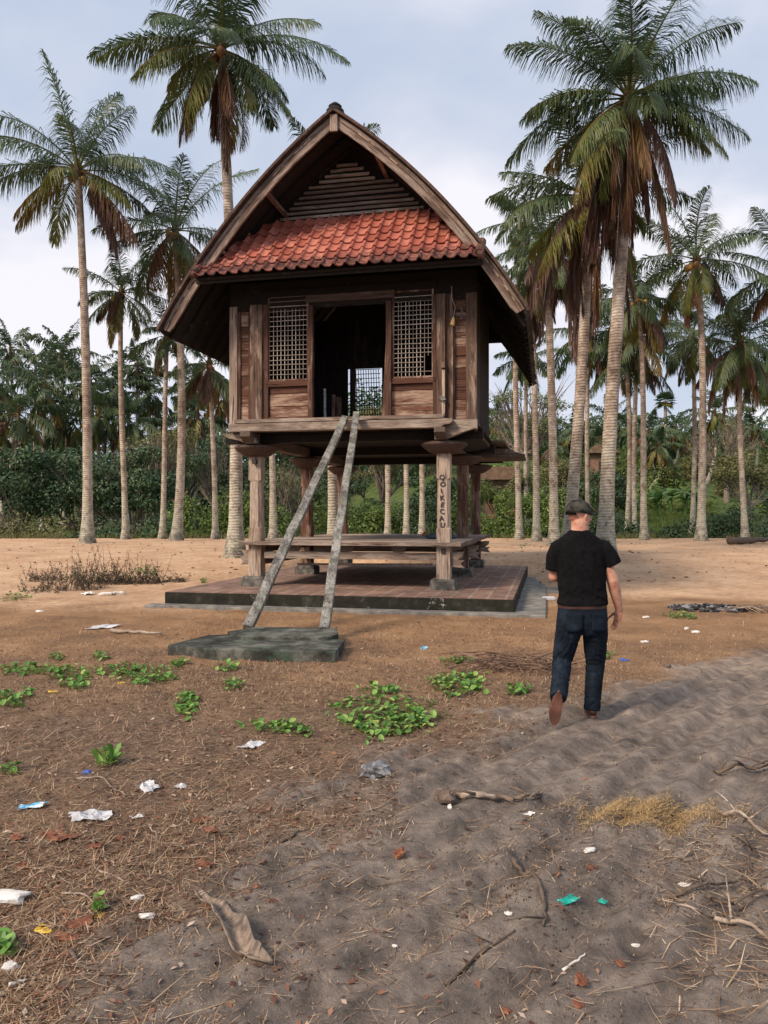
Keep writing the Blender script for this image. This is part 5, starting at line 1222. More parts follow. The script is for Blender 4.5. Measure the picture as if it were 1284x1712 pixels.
# ---------------------------------------------------------------- litter, grass, debris
straw = foliage('dry_litter', [(.0, (.055, .034, .022)), (.3, (.15, .09, .052)), (.6, (.30, .195, .12)), (.85, (.46, .34, .22)), (1, (.60, .50, .38))], 0, .9, .85, nscale=1.2)
rg = np.random.RandomState(77)
def scatter(n, px0, px1, py0, py1, fn):
    """random ground points, denser close to the camera"""
    py = rg.uniform(py0, py1, n); Z = FP*CH/(py-HY); Z = np.clip(Z, 1.9, 40); px = rg.uniform(px0, px1, n); x = (px-CX)/FP*Z
    return x, Z
def blades(n, px, py, lmin, lmax, w, flat, keepf, name, label, cat, mat, wz=0.0):
    x, y = scatter(n, px[0], px[1], py[0], py[1], None); k = rg.rand(n) < keepf(x, y); x = x[k]; y = y[k]; n = len(x); h = ground_h(x, y)
    a = rg.uniform(0, 2*math.pi, n); L_ = rg.uniform(0, 1, n)**1.8*(lmax-lmin)+lmin; L_ = L_*(1+wz*y/6); up = rg.uniform(flat[0], flat[1], n)
    d = np.stack([np.cos(a)*np.cos(up), np.sin(a)*np.cos(up), np.sin(up)], 1); sd = np.stack([-np.sin(a), np.cos(a), 0*a], 1)
    p = np.stack([x, y, h+rg.uniform(-.002, .006, n)], 1); ww = (w*rg.uniform(.5, 1.5, n)*(1+.10*y))[:, None]
    b2 = d+rg.normal(0, .22, (n, 3)); b2[:, 2] = np.clip(b2[:, 2], -.05, None)*np.where(up > .4, .6, 1)
    m1 = p+d*(L_*.5)[:, None]; e1 = m1+b2*(L_*.5)[:, None]
    e1[:, 2] = np.maximum(e1[:, 2], ground_h(e1[:, 0], e1[:, 1])+.002)
    A = np.stack([p-sd*ww, p+sd*ww, m1+sd*ww, m1-sd*ww], 1); B = np.stack([m1-sd*ww, m1+sd*ww, e1+sd*ww*.3, e1-sd*ww*.3], 1)
    V = np.concatenate([A, B], 1).reshape(-1, 3)   # shared island per blade is not needed for two-quad strands
    o = fast_mesh(name, V, 4, mat); return tag(o, label, cat, kind='stuff')
def k_lit(x, y): return np.clip((1-sandmask(x, y))*1.0*(.45+1.4*np.clip(fbm(x*1.6, y*1.6, 50, 3)+.35, 0, 1))+.06, 0, 1)*sst(13, 9.5, y)
def k_far(x, y): return (1-sandmask(x, y))*(.2+1.2*np.clip(fbm(x*.9, y*.9, 51, 3)+.3, 0, 1))*sst(15.5, 10, y)
def k_sand(x, y): return sandmask(x, y)*np.clip(fbm(x*1.3, y*1.3, 52, 3)*1.8+.16+.5*sst(.8, 1.6, x)*sst(4.4, 3.2, y), .02, 1)
blades(60000, (-60, 1000), (1000, 1760), .012, .085, .0010, (-.05, .5), k_lit, 'dry_litter', 'mat of dry grass stalks and leaf litter covering the left foreground', 'litter', straw, .4)
blades(6500, (-60, 900), (1080, 1760), .05, .22, .0014, (-.02, .12), k_lit, 'straw_stalks', 'longer pale dry stalks lying across the litter', 'straw', straw)
blades(38000, (-60, 1340), (955, 1180), .015, .06, .0011, (.2, 1.2), k_far, 'short_dry_grass', 'short dry brown grass around the plinth and step slab', 'grass', straw, .3)
blades(20000, (-60, 1340), (1060, 1760), .006, .045, .0011, (-.03, .2), k_sand, 'sand_crumbs', 'small dark twigs and crumbs scattered over the grey sand', 'litter', straw)
blades(1800, (600, 1340), (1080, 1760), .04, .16, .0018, (-.02, .1), k_sand, 'thin_twigs', 'thin dry twigs scattered over the sand at right', 'twigs', straw)
blades(800, (1090, 1340), (1360, 1700), .06, .30, .0015, (-.02, .12), lambda x, y: .4+.9*np.clip(fbm(x*2, y*2, 57, 3)+.2, 0, 1), 'twig_heap', 'tangle of dry twigs at the right edge of the sand', 'twigs', straw)
# crumbly soil lumps and pebbles
def lumps(n, px, py, s0, s1, keepf, name, label, mat):
    x, y = scatter(n, px[0], px[1], py[0], py[1], None); k = rg.rand(n) < keepf(x, y); x = x[k]; y = y[k]; n = len(x); h = ground_h(x, y)
    s = (s0+(s1-s0)*rg.rand(n)**3)*(1+.05*y); tet = np.array([(1, 0, -.2), (-.5, .87, -.2), (-.5, -.87, -.2), (0, 0, .8)]); V = []
    c = np.stack([x, y, h], 1)
    P = c[:, None]+(tet[None]*rg.uniform(.5, 1.3, (n, 4, 1))+rg.normal(0, .12, (n, 4, 3)))*s[:, None, None]
    for f in ((0, 1, 3), (1, 2, 3), (2, 0, 3)): V.append(P[:, f].reshape(-1, 3))
    o = fast_mesh(name, np.concatenate(V), 3, mat); return tag(o, label, 'soil crumbs', kind='stuff')
crumb = simple('soil_crumb', [(.3, (.06, .048, .04)), (.6, (.16, .125, .10)), (.8, (.30, .25, .2))], 5, bump=0, isl=.5)
lumps(60000, (-60, 1340), (1040, 1760), .002, .009, lambda x, y: sandmask(x, y)*np.clip(.3+fbm(x*1.5, y*1.5, 58, 3)*1.6, .08, 1), 'soil_crumbs', 'crumbs of soil and bark bits on the grey sand', crumb)
# brown leaf flakes
def flakes(n, px, py, size, keepf, name, label, mat):
    x, y = scatter(n, px[0], px[1], py[0], py[1], None); k = rg.rand(n) < keepf(x, y); x = x[k]; y = y[k]; n = len(x); h = ground_h(x, y)
    a = rg.uniform(0, 6.28, n); s = (size*rg.uniform(.3, 1.3, n)*(1+.04*y))[:, None]; nr = np.stack([rg.normal(0, .35, n), rg.normal(0, .35, n), np.ones(n)], 1); nr /= np.linalg.norm(nr, axis=1, keepdims=True)
    u = np.stack([np.cos(a), np.sin(a), 0*a], 1); u = u-nr*np.sum(u*nr, 1, keepdims=True); v = np.cross(nr, u); p = np.stack([x, y, h+.006], 1)
    V = np.stack([p-u*s, p+v*s*.5+nr*s*.2, p+u*s, p-v*s*.45+nr*s*.1], 1).reshape(-1, 3); o = fast_mesh(name, V, 4, mat); return tag(o, label, 'leaf litter', kind='stuff')
flake = foliage('brown_leaf_flakes', [(0, (.05, .025, .018)), (.4, (.14, .06, .04)), (.7, (.24, .11, .065)), (.9, (.42, .32, .24)), (1, (.55, .48, .4))], 0, .8, .9)
flakes(9000, (-60, 1000), (1000, 1760), .016, k_lit, 'leaf_flakes', 'broken brown leaf flakes among the dry stalks', flake)
flakes(1100, (300, 1340), (1080, 1760), .009, k_sand, 'sand_leaf_flakes', 'small leaf fragments strewn on the sand', flake)
flakes(2600, (-60, 1340), (903, 985), .035, lambda x, y: .2+1.2*np.clip(fbm(x*.5, y*.5, 59, 3)+.1, 0, 1), 'clearing_litter', 'small leaf and husk bits strewn over the orange clearing', flake)
xg = rg.uniform(-24, 26, 9000); yg = rg.uniform(37.2, 38.8, 9000)+.5*fbm(xg*.7, xg*0, 66, 3); kk = fbm(xg*.8, yg*.8, 65, 3) > -.05; xg = xg[kk]; yg = yg[kk]; N = len(xg); hg = ground_h(xg, yg); an = rg.uniform(0, 3.14, N); hh_ = rg.uniform(.08, .38, N)
pg = np.stack([xg, yg, hg], 1); wg = np.stack([np.cos(an), np.sin(an), 0*an], 1)*.02
tag(fast_mesh('crest_grass', np.stack([pg-wg, pg+wg, pg+np.stack([rg.normal(0, .1, N), rg.normal(0, .1, N), hh_], 1)], 1).reshape(-1, 3), 3, leaf_ol), 'ragged low grass along the far edge of the clearing', 'grass', kind='stuff')
# ---- individual debris
def sheet(name, px, py, w, d, mat, label, cat, crum=.4, seed=0, lift=.25, rz=None, group=None, n=9, parent=None):
    p = PG(px, py); rd = random.Random(seed*13+5); vs = []
    for j in range(n+1):
        for i in range(n+1):
            u, v = i/n-.5, j/n-.5; rr = 1+.35*float(fbm(math.atan2(v, u)*1.2+seed, 3.1, seed, 2)); 
            z = w*crum*(float(fbm(u*3+seed*7, v*3, seed+3, 3))*.55+.24)*(1.15-1.3*max(abs(u), abs(v)))+w*lift*.35*(abs(u)**2)
            vs.append((u*w*rr+w*.16*float(vn(v*5, seed*1.3, 1)), v*d*rr+d*.12*float(vn(u*5, seed*2.3, 2)), max(z, .004)))
    o = MB().add(vs, [(j*(n+1)+i, j*(n+1)+i+1, (j+1)*(n+1)+i+1, (j+1)*(n+1)+i) for j in range(n) for i in range(n)]).build(name, mat)
    o.location = p; o.rotation_euler = (rd.uniform(-.1, .1), rd.uniform(-.1, .1), rd.uniform(0, 6.28) if rz is None else rz)
    s_ = o.modifiers.new('s', 'SOLIDIFY'); s_.thickness = .0015
    return tag(o, label, cat, group)
def chunk(name, px, py, w, d, h, mat, label, cat, seed=0, rz=0, rough=.25):
    p = PG(px, py); m = MB(); m.ell((0, 0, 0), (1, 1, 1), 10, 14); V = m.v[0]
    r = 1+(rough+.25)*np.array(fbm(V[:, 0]*2.3+seed, V[:, 1]*2.3+V[:, 2]*2, seed, 4)); V = np.sign(V)*np.abs(V)**.75*r[:, None]; m.v[0] = V*np.array([w/2, d/2, h/2])
    o = m.build(name, mat); o.location = p+Vector((0, 0, h*.3)); o.rotation_euler = (0, 0, rz); return tag(o, label, cat)
def stick(name, pxs, r, mat, label, cat, lift=0, forks=0, seed=1, flat=1.0):
    P = [PG(*q) for q in pxs]; rd = random.Random(seed); pts = []
    for i in range(len(P)-1):
        for k in range(5): q = P[i].lerp(P[i+1], k/5); pts.append(q)
    pts.append(P[-1]); n = len(pts); o0 = pts[0].copy()
    pts = [Vector((q.x+rd.uniform(-1, 1)*r*.6, q.y+rd.uniform(-1, 1)*r*.6, gh(q.x, q.y)+r*.8+lift*math.sin(math.pi*i/(n-1))+rd.uniform(0, .3)*r))-o0 for i, q in enumerate(pts)]
    m = MB(); m.tube(pts, [r*(1-.55*i/(n-1)) for i in range(n)], 7, True, .18)
    for k in range(forks):
        i = rd.randint(1, n-2); d = Vector((rd.uniform(-1, 1), rd.uniform(-1, 1), .15)).normalized()*rd.uniform(.08, .25); m.tube([pts[i], pts[i]+d*.5+Vector((0, 0, .01)), pts[i]+d], [r*.5, r*.35, r*.12], 5)
    o = m.build(name, mat, smooth=True); o.location = o0; return tag(o, label, cat)
white = simple('dirty_white_foam', [(.3, (.42, .40, .36)), (.5, (.68, .67, .63)), (.7, (.80, .80, .78))], 9, .85, bump=.4, bd=.01)
t = NT('clear_plastic_bag', .25, .5); n_ = t.noise(t.coord((1, 1, 1)), 18, 4); t.color(t.ramp(n_, [(.3, (.45, .48, .5)), (.7, (.85, .87, .9))])); t.b.inputs['Alpha'].default_value = .72; t.bump(n_, .6, .02); plast = t.m
blue = simple('blue_wrapper', [(.38, (.04, .20, .42)), (.5, (.10, .42, .62)), (.58, (.65, .72, .76))], 22, .4, bump=.3)
dblue = simple('deep_blue_plastic', [(.3, (.02, .07, .40)), (.7, (.06, .16, .60))], 9, .35, bump=.3)
teal = simple('teal_wrapper', [(.35, (.0, .22, .17)), (.6, (.02, .42, .33)), (.72, (.5, .7, .66))], 20, .35, bump=.3)
yellow = simple('yellow_leaf', [(.3, (.62, .36, .03)), (.7, (.80, .58, .08))], 12, .6, bump=.2)
brownl = simple('red_brown_dead_leaf', [(.3, (.09, .03, .018)), (.5, (.20, .075, .04)), (.7, (.36, .17, .09))], 14, .7, bump=.4, bd=.01)
dryw = wood('dry_stick_wood', (.12, .085, .06), (.28, .21, .16), (.5, .42, .34), 'x', .4)
darkw = simple('dark_twig_bark', [(.3, (.06, .045, .035)), (.7, (.17, .13, .10))], 20, bump=.6, bd=.004)
sheet('plastic_bag', 150, 1368, .21, .13, plast, 'crumpled clear white plastic bag lying above the brown curled leaves', 'plastic bag', .55, 1, rz=.3)
sheet('snack_wrapper', 52, 1350, .125, .07, blue, 'light blue printed snack wrapper at the left edge beside the clear bag', 'wrapper', .5, 2, rz=.1)
chunk('bottle_cap', 145, 1293, .05, .05, .025, dblue, 'bright blue plastic scrap right below the upright green seedling', 'plastic scrap', 3)
sheet('plastic_strip', 246, 1318, .15, .10, plast, 'torn pale plastic strip with brown stain, upper middle of the left litter', 'plastic strip', .8, 4, rz=2.3)
sheet('plastic_scrap', 302, 1317, .065, .05, plast, 'small white and blue crumpled scrap right of the torn plastic strip', 'plastic scrap', .9, 5)
sheet('paper_scrap', 228, 1366, .06, .04, white, 'small pale purple-white scrap right of the clear plastic bag', 'paper scrap', .6, 6)
chunk('foam_block', 8, 1506, .20, .085, .05, white, 'big white foam block cut by the left edge', 'foam', 7, .0, .15)
chunk('foam_piece', 229, 1503, .052, .036, .02, white, 'small cream foam bit near the yellow leaf, upper of two', 'foam', 8, .8)
chunk('foam_piece', 244, 1534, .062, .034, .02, white, 'small flaky white foam bit near the yellow leaf, lower of two', 'foam', 9, .1)
chunk('foam_piece', 18, 1621, .055, .04, .03, white, 'jagged white foam bit at the lower left edge', 'foam', 10, .6)
stick('white_stick', [(15, 1650), (45, 1640)], .007, white, 'short white stick at the lower left edge', 'stick')
sheet('yellow_leaf', 76, 1555, .075, .055, yellow, 'bright yellow crumpled scrap with dark holes in the lower left', 'leaf', .4, 11)
sheet('yellow_leaf', 167, 1531, .045, .03, yellow, 'small yellow leaf under the tiny green sprout', 'leaf', .2, 12)
sheet('yellow_leaf', 90, 1157, .085, .05, yellow, 'orange-yellow leaf at the left end of the green creeper', 'leaf', .3, 13)
sheet('yellow_leaf', 203, 1142, .075, .05, yellow, 'orange-yellow leaf in the middle of the green creeper', 'leaf', .3, 14)
chunk('drink_can', 710, 1086, .085, .055, .05, blue, 'pale blue and white crushed carton right of the step slab', 'carton', 15, .4, .1)
sheet('teal_wrapper', 950, 1505, .085, .05, teal, 'larger teal wrapper piece, left of the two on the sand', 'wrapper', .35, 16, rz=.5)
sheet('teal_wrapper', 1005, 1507, .05, .035, teal, 'smaller teal wrapper piece, right of the two on the sand', 'wrapper', .5, 17, rz=2.2)
sheet('white_paper', 884, 1361, .058, .055, white, 'crumpled white paper beside the tip of the driftwood branch', 'paper', .7, 18)
chunk('foam_piece', 985, 1423, .06, .036, .018, white, 'cream white chip on the sand above the teal wrappers', 'foam', 19, .4)
chunk('foam_piece', 1147, 1481, .065, .022, .015, white, 'flat white sliver on the sand near the right twigs', 'foam', 20, -.1)
chunk('foam_piece', 1064, 1582, .034, .014, .012, white, 'tiny white rectangular chip low on the right sand', 'foam', 21, 0, .05)
chunk('shell_piece', 850, 1529, .032, .018, .012, white, 'tiny white shell on the sand left of the curved dark stick', 'shell', 22)
chunk('shell_piece', 660, 1583, .024, .014, .01, white, 'tiny white shell alone in the wheel tracks', 'shell', 23)
chunk('shell_piece', 752, 1352, .022, .03, .03, white, 'white shard at the foot of the coconut husk', 'shell', 24)
sheet('blue_scrap', 1043, 1104, .10, .06, dblue, 'blue plastic scrap just right of the man', 'plastic scrap', .5, 25)
chunk('foam_piece', 1163, 1058, .12, .06, .04, white, 'larger white foam piece at right between man and fire pit', 'foam', 26, -.2)
chunk('foam_piece', 1148, 1052, .07, .05, .04, white, 'smaller white foam piece touching the larger one by the fire pit', 'foam', 27, .5)
chunk('foam_piece', 1080, 1033, .11, .07, .04, white, 'white foam piece right of the hand of the man', 'foam', 28, .5)
chunk('foam_piece', 1078, 1074, .10, .05, .03, white, 'thin pale scrap on the soil right of the jeans of the man', 'foam', 29, .1)
chunk('stone', 1115, 1115, .07, .05, .045, crumb, 'small grey stone on the sand right of the man', 'stone', 30)
t_ = chunk('plastic_bottle', 917, 1003, .30, .09, .09, plast, 'clear crushed plastic bottle lying by the concrete apron behind the man', 'bottle', 31, .05, .08)
sheet('foam_litter', 147, 994, .26, .20, white, 'upright torn white foam box in front of the dry weeds', 'foam box', .7, 32)
chunk('foam_piece', 178, 995, .30, .14, .08, white, 'long white foam lump in front of the dry weeds, middle one', 'foam', 33, .1)
chunk('foam_piece', 200, 994, .26, .13, .09, white, 'white foam lump in front of the dry weeds, right one', 'foam', 34, .3)
chunk('foam_piece', 66, 1023, .14, .08, .04, white, 'lone white scrap left of the weeds', 'foam', 35)
sheet('pale_bag', 172, 1051, .40, .20, plast, 'greyish plastic bag lying behind the bamboo pole at left', 'plastic bag', .3, 36, rz=.1)
sheet('clear_cup', 419, 1248, .15, .13, plast, 'round crumpled clear plastic left of the centre, below the creeper', 'plastic', .5, 37)
chunk('ash_lump', 630, 1297, .19, .15, .085, simple('grey_ash_lump', [(.35, (.09, .09, .095)), (.5, (.22, .225, .24)), (.65, (.42, .43, .45))], 18, .95, bump=1, bd=.03, bscale=40), 'pale grey ashy lump with a dark spike on the sand edge', 'ash lump', 38, .2, .5)
chunk('coconut_husk', 742, 1338, .10, .13, .085, simple('old_coconut_husk', [(.3, (.07, .05, .04)), (.7, (.2, .15, .12))], 14, bump=.8, stretch=(1, 4, 1)), 'half buried brown coconut husk at the left end of the driftwood', 'coconut husk', 39, .2, .3)
chunk('rust_piece', 668, 1432, .05, .045, .045, brownl, 'small rusty red lump in the middle of the sand', 'rust lump', 40, .3, .4)
stick('driftwood_branch', [(765, 1333), (800, 1337), (840, 1342), (875, 1338), (905, 1330)], .020, dryw, 'grey driftwood branch lying on the sand in front of the man', 'branch', .01, 3, 3)
stick('curved_stick', [(858, 1438), (885, 1465), (905, 1495), (912, 1525), (910, 1552)], .011, darkw, 'curved dark stick left of the teal wrappers', 'stick', .004, 1, 4)
stick('bamboo_pole', [(185, 1058), (225, 1060), (268, 1062)], .030, dryw, 'pale thick stick lying left of the step slab', 'stick', 0, 0, 5)
stick('pale_root', [(128, 1303), (165, 1302), (190, 1322), (212, 1333)], .006, dryw, 'thin pale forked root above the clear plastic bag', 'root', .01, 2, 6)
stick('pale_stalk', [(250, 1382), (262, 1400), (258, 1445)], .004, dryw, 'hooked pale stalk right of the clear plastic bag', 'stalk', .02, 0, 7)
stick('pale_stalk', [(165, 1457), (195, 1468), (218, 1482)], .005, dryw, 'pale short stalk above the cream foam bits', 'stalk', .0, 1, 8)
stick('pale_stalk', [(105, 1495), (140, 1500), (165, 1515)], .005, dryw, 'pale stalk touching the tiny green sprout', 'stalk', .01, 2, 9)
stick('dark_stick', [(118, 1592), (145, 1622), (172, 1630)], .009, darkw, 'dark rotten stick in the lower left', 'stick', 0, 0, 10)
stick('dark_stick', [(470, 1410), (500, 1392), (512, 1390)], .009, darkw, 'dark broken stick at the edge between litter and sand', 'stick', 0, 0, 11)
stick('dead_branch', [(1195, 1292), (1240, 1290), (1300, 1285)], .014, darkw, 'dead branch entering from the right edge, upper one', 'branch', .03, 6, 12)
stick('dead_branch', [(1205, 1362), (1250, 1382), (1310, 1400)], .011, dryw, 'pale dead branch entering from the right edge beside the dry straw', 'branch', .03, 6, 13)
stick('dead_branch', [(1225, 1398), (1262, 1430), (1250, 1450), (1255, 1500)], .008, darkw, 'bent dark twig hanging down the right twig heap', 'branch', .03, 4, 14)
stick('dead_branch', [(1190, 1530), (1240, 1555), (1310, 1578)], .012, dryw, 'long dead branch entering from the right edge, lowest one', 'branch', .02, 5, 15)
stick('dead_branch', [(1180, 1500), (1225, 1535), (1300, 1500)], .009, darkw, 'forked dark branch in the lower right twig heap', 'branch', .05, 5, 16)
stick('dead_branch', [(1120, 1505), (1170, 1490), (1240, 1480), (1300, 1470)], .008, darkw, 'thin dark twig running to the right edge by the white sliver', 'branch', .02, 6, 17)
stick('split_twig', [(942, 1625), (965, 1608), (978, 1597)], .006, white, 'bleached split twig in the lower right sand', 'twig', 0, 0, 18)
stick('dark_root', [(745, 1650), (800, 1600), (860, 1560)], .008, darkw, 'thin dark root along the wheel tracks low in the middle', 'root', 0, 3, 19)
# coconut spathe: boat shaped husk strip
def spathe(pxs, w, label):
    P = [PG(*q) for q in pxs]; o0 = P[0].copy(); n = len(P); vs = []; K = 6; fs = []; pts = []
    for i in range(n-1):
        for k in range(6): pts.append(P[i].lerp(P[i+1], k/6))
    pts.append(P[-1]); n = len(pts)
    for i, q in enumerate(pts):
        d = (pts[min(i+1, n-1)]-pts[max(i-1, 0)]).normalized(); sd = Vector((d.y, -d.x, 0)).normalized(); ww = w*math.sin(math.pi*min(1, .06+i/(n-1)*.9))**.8; tw = 1.1*math.sin(i*.22)
        for k in range(K+1):
            a = (k/K-.5); z = abs(a)**1.6*ww*1.5; vv = sd*math.cos(tw*.5)*a*ww*1.1
            vs.append(q-o0+vv+Vector((0, 0, gh(q.x, q.y)-q.z+z+.008+a*ww*.35*math.sin(tw))))
    fs = [(i*(K+1)+k, i*(K+1)+k+1, (i+1)*(K+1)+k+1, (i+1)*(K+1)+k) for i in range(n-1) for k in range(K)]
    o = MB().add(vs, fs).build('palm_spathe', simple('dry_palm_spathe', [(.35, (.09, .07, .055)), (.5, (.20, .155, .12)), (.7, (.34, .27, .21))], 5, .75, bump=.7, bd=.006, stretch=(6, 6, 1)), smooth=True)
    o.location = o0; s_ = o.modifiers.new('s', 'SOLIDIFY'); s_.thickness = .005; return tag(o, label, 'palm husk')
spathe([(330, 1493), (362, 1520), (385, 1550), (400, 1580), (425, 1605), (455, 1615)], .085, 'long curled grey-brown palm husk lying on the sand in the lower left middle')
for i, (x, y, s, lb) in enumerate(((28, 1402, .11, 'curled brown dead leaf at the left edge'), (95, 1400, .17, 'biggest curled brown dead leaf below the clear bag'), (156, 1416, .08, 'small orange-brown dead leaf right of the biggest one'), (335, 1372, .09, 'orange-brown dead leaf in the middle of the litter, upper of a pair'), (352, 1388, .09, 'dark red dead leaf touching the orange-brown one'), (340, 1446, .08, 'rust red dead leaf below the pair'), (130, 1545, .11, 'dark curled dead leaf beside the yellow scrap'), (112, 1568, .09, 'orange curled leaf tip below the dark curled leaf'), (200, 1402, .06, 'tiny brown leaf above the pale stalk'), (42, 1450, .08, 'reddish leaf half hidden in litter at left'), (992, 1452, .05, 'red-brown leaf on the sand above the teal wrappers'), (1038, 1613, .05, 'pinkish brown leaf low on the right sand'), (970, 1640, .07, 'brown leaf among twigs low on the right'), (845, 1690, .05, 'dark leaf at the bottom of the sand'), (965, 1680, .05, 'pale brown leaf by the bottom twigs'))):
    sheet('dead_leaf', x, y, s, s*.6, brownl, lb, 'dead leaf', .45, 60+i, .5)
# creeping plants
vine = foliage('creeper_leaf', [(.1, (.07, .17, .035)), (.5, (.14, .31, .06)), (.86, (.30, .46, .12)), (.95, (.5, .5, .14)), (1, (.3, .2, .08))], .25, .45, .85, nscale=3)
vstem = simple('creeper_stem', [(.3, (.10, .06, .04)), (.7, (.14, .16, .05))], 9, bump=0)
def creeper(px, py, rx, ry, n, label, size=.0245, name='beach_creeper', up=.1):
    c = PG(px, py); o = empty(name, c, 0, label, 'creeper', 'green creepers on the dry ground'); rd = random.Random(int(px*7+py)); m = MB(); st_ = MB(); prev = None; n = int(n*2.2)
    for i in range(n):
        a = rd.uniform(0, 6.28); q = math.sqrt(rd.random())*(1.3 if rd.random() < .18 else .95)
        q *= .72+.55*float(vn(a*1.6+px, 2.0, int(py)))+.25; g = PG(px+rx*q*math.cos(a), py+ry*q*math.sin(a)); q = min(q, 1)
        s = size*rd.uniform(.45, 1.35)*(1 if c.y < 9 else 1.15); hgt = rd.uniform(.01, .05)*(1+up*(1-q)); az = rd.uniform(0, 6.28); ti = rd.uniform(.1, .9)
        f = Vector((math.cos(az), math.sin(az), 0)); r = Vector((-f.y, f.x, 0)); upv = Vector((0, 0, 1)); f2 = f*math.cos(ti)+upv*math.sin(ti); nn2 = upv*math.cos(ti)-f*math.sin(ti)
        p = g-c+Vector((0, 0, hgt)); fo = rd.uniform(.15, .5)
        out = [(-1, 0), (-.75, .62), (0, .85), (.7, .62), (1.02, .22), (.86, 0), (1.02, -.22), (.7, -.62), (0, -.85), (-.75, -.62)]
        vs = [p+(f2*x+r*y+nn2*abs(y)*fo)*s for x, y in out]+[p+f2*(-.1)*s]
        fs = [(10, k, (k+1) % 10) for k in range(10)]; m.add(vs, fs)
        st_.tube([g-c-Vector((0, 0, .01)), p+f2*(-.9)*s], [.0022, .0016], 4)
        if prev is not None and (prev-g).length < .5: st_.tube([prev-c+Vector((0, 0, .008)), (prev+g)/2-c+Vector((0, 0, .014)), g-c+Vector((0, 0, .008))], .0028, 4)
        prev = g
    m.build('leaves', vine, o, smooth=False); st_.build('stems', vstem, o)
for q in ((50, 1122, 55, 9, 46, 'flat creeper strand reaching the left edge'), (120, 1128, 34, 12, 34, 'creeper clump left of the orange-yellow leaf in the band'), (125, 1146, 26, 10, 24, 'creeper clump just above the leftmost yellow leaf'), (195, 1124, 38, 9, 26, 'thin creeper strand in the middle of the band'), (245, 1134, 52, 20, 62, 'dense right part of the left creeper band'), (300, 1112, 17, 8, 14, 'tip of the creeper band nearest the step slab'), (15, 1172, 24, 15, 22, 'glossy creeper clump at the left edge below the band'), (48, 1163, 14, 6, 8, 'tiny creeper clump right of the left edge clump'),
          (312, 1180, 24, 24, 40, 'compact round creeper below the step slab'), (390, 1147, 16, 8, 14, 'small pale green creeper right of the compact one'), (380, 1117, 20, 6, 12, 'thin creeper by the lower edge of the step slab'), (462, 1219, 46, 9, 34, 'low wide creeper between the compact one and the largest one'), (510, 1228, 14, 6, 8, 'small creeper tip left of the largest patch'), (645, 1202, 88, 36, 190, 'largest creeper patch in the middle of the ground'), (640, 1156, 30, 8, 20, 'thin creeper just above the largest patch'), (765, 1146, 44, 20, 80, 'fine-leaved creeper patch left of the dead frond heap'),
          (768, 1106, 24, 7, 22, 'bright creeper with a white scrap above the fine-leaved patch'), (866, 1157, 24, 8, 20, 'small creeper at the foot of the dead frond heap'), (95, 1100, 18, 5, 10, 'sparse creeper above the left band'), (172, 1100, 15, 6, 12, 'yellowish creeper tuft above the band'), (1140, 1031, 26, 6, 24, 'greyish creeper left of the fire pit'), (1012, 1097, 14, 6, 12, 'creeper behind the legs of the man'), (28, 1000, 28, 7, 24, 'green tuft at the left edge in front of the weeds'), (342, 972, 8, 4, 8, 'small green tuft left of the plinth'), (245, 955, 24, 8, 26, 'green tuft behind the dry weeds'), (872, 915, 6, 5, 10, 'tiny green tuft on the orange soil right of the plinth'), (165, 1522, 10, 8, 4, 'tiny green sprout above the small yellow leaf'), (8, 1588, 16, 18, 10, 'green sprig at the lower left edge'), (18, 1292, 18, 9, 8, 'pale green sprout at the left edge')):
    creeper(*q)
# upright seedling
def seedling(px, py, lb):
    c = PG(px, py); o = empty('seedling', c, 0, lb, 'seedling'); m = MB(); rd = random.Random(4)
    for i in range(22):
        az = i*2.4; L_ = rd.uniform(.09, .15); el = rd.uniform(.4, 1.2); d = Vector((math.cos(az)*math.cos(el), math.sin(az)*math.cos(el), math.sin(el))); s = Vector((-math.sin(az), math.cos(az), 0)); p = Vector((rd.uniform(-.04, .04), rd.uniform(-.04, .04), rd.uniform(0, .05)))
        w = .022; q = [p, p+d*L_*.4+s*w*.8, p+d*L_*.8+s*w, p+d*L_+Vector((0, 0, -.01)), p+d*L_*.8-s*w, p+d*L_*.4-s*w*.8]; m.add(q, [(0, 1, 2, 3), (0, 3, 4, 5)])
    m.build('leaves', vine, o); MB().tube([(0, 0, -.02), (0, 0, .08)], [.006, .004], 6).build('stem', vstem, o)
seedling(178, 1280, 'upright leafy green seedling above the blue plastic scrap')
# dry weeds
weed = foliage('dry_weed_leaf', [(.2, (.04, .03, .022)), (.6, (.10, .075, .045)), (.85, (.09, .13, .04))], .1, .8, .6, nscale=2)
def weeds(px, py, w, h, n, lb, seed):
    c = PG(px, py); o = empty('dry_weed', c, 0, lb, 'weed', 'dry weeds left of the plinth'); rd = random.Random(seed); m = MB(); s_ = MB()
    for i in range(n):
        b0 = Vector((rd.uniform(-w, w), rd.uniform(-w*.6, w*.6), -.02)); H = h*(.25+.75*rd.random()**2.2); tp = b0+Vector((rd.uniform(-.3, .3), rd.uniform(-.2, .2), H)); s_.tube([b0, b0.lerp(tp, .5)+Vector((rd.uniform(-.03, .03), 0, 0)), tp], [.006, .005, .002], 4)
        for k in range(12):
            q = b0.lerp(tp, rd.uniform(.15, 1)); d = Vector((rd.uniform(-1, 1), rd.uniform(-1, 1), rd.uniform(-.6, .6))).normalized(); s = Vector((-d.y, d.x, .2))*.018; L_ = rd.uniform(.03, .09); m.add([q, q+d*L_*.5+s, q+d*L_, q+d*L_*.5-s], [(0, 1, 2, 3)])
    s_.build('stems', darkw, o); m.build('leaves', weed, o)
weeds(65, 990, .5, .45, 22, 'leftmost sparse dry weeds', 1); weeds(120, 985, .6, .75, 70, 'tall dark dry weed clump left of centre of the weed patch', 2); weeds(165, 975, .55, .95, 80, 'tallest dark dry weed clump in the weed patch', 3)
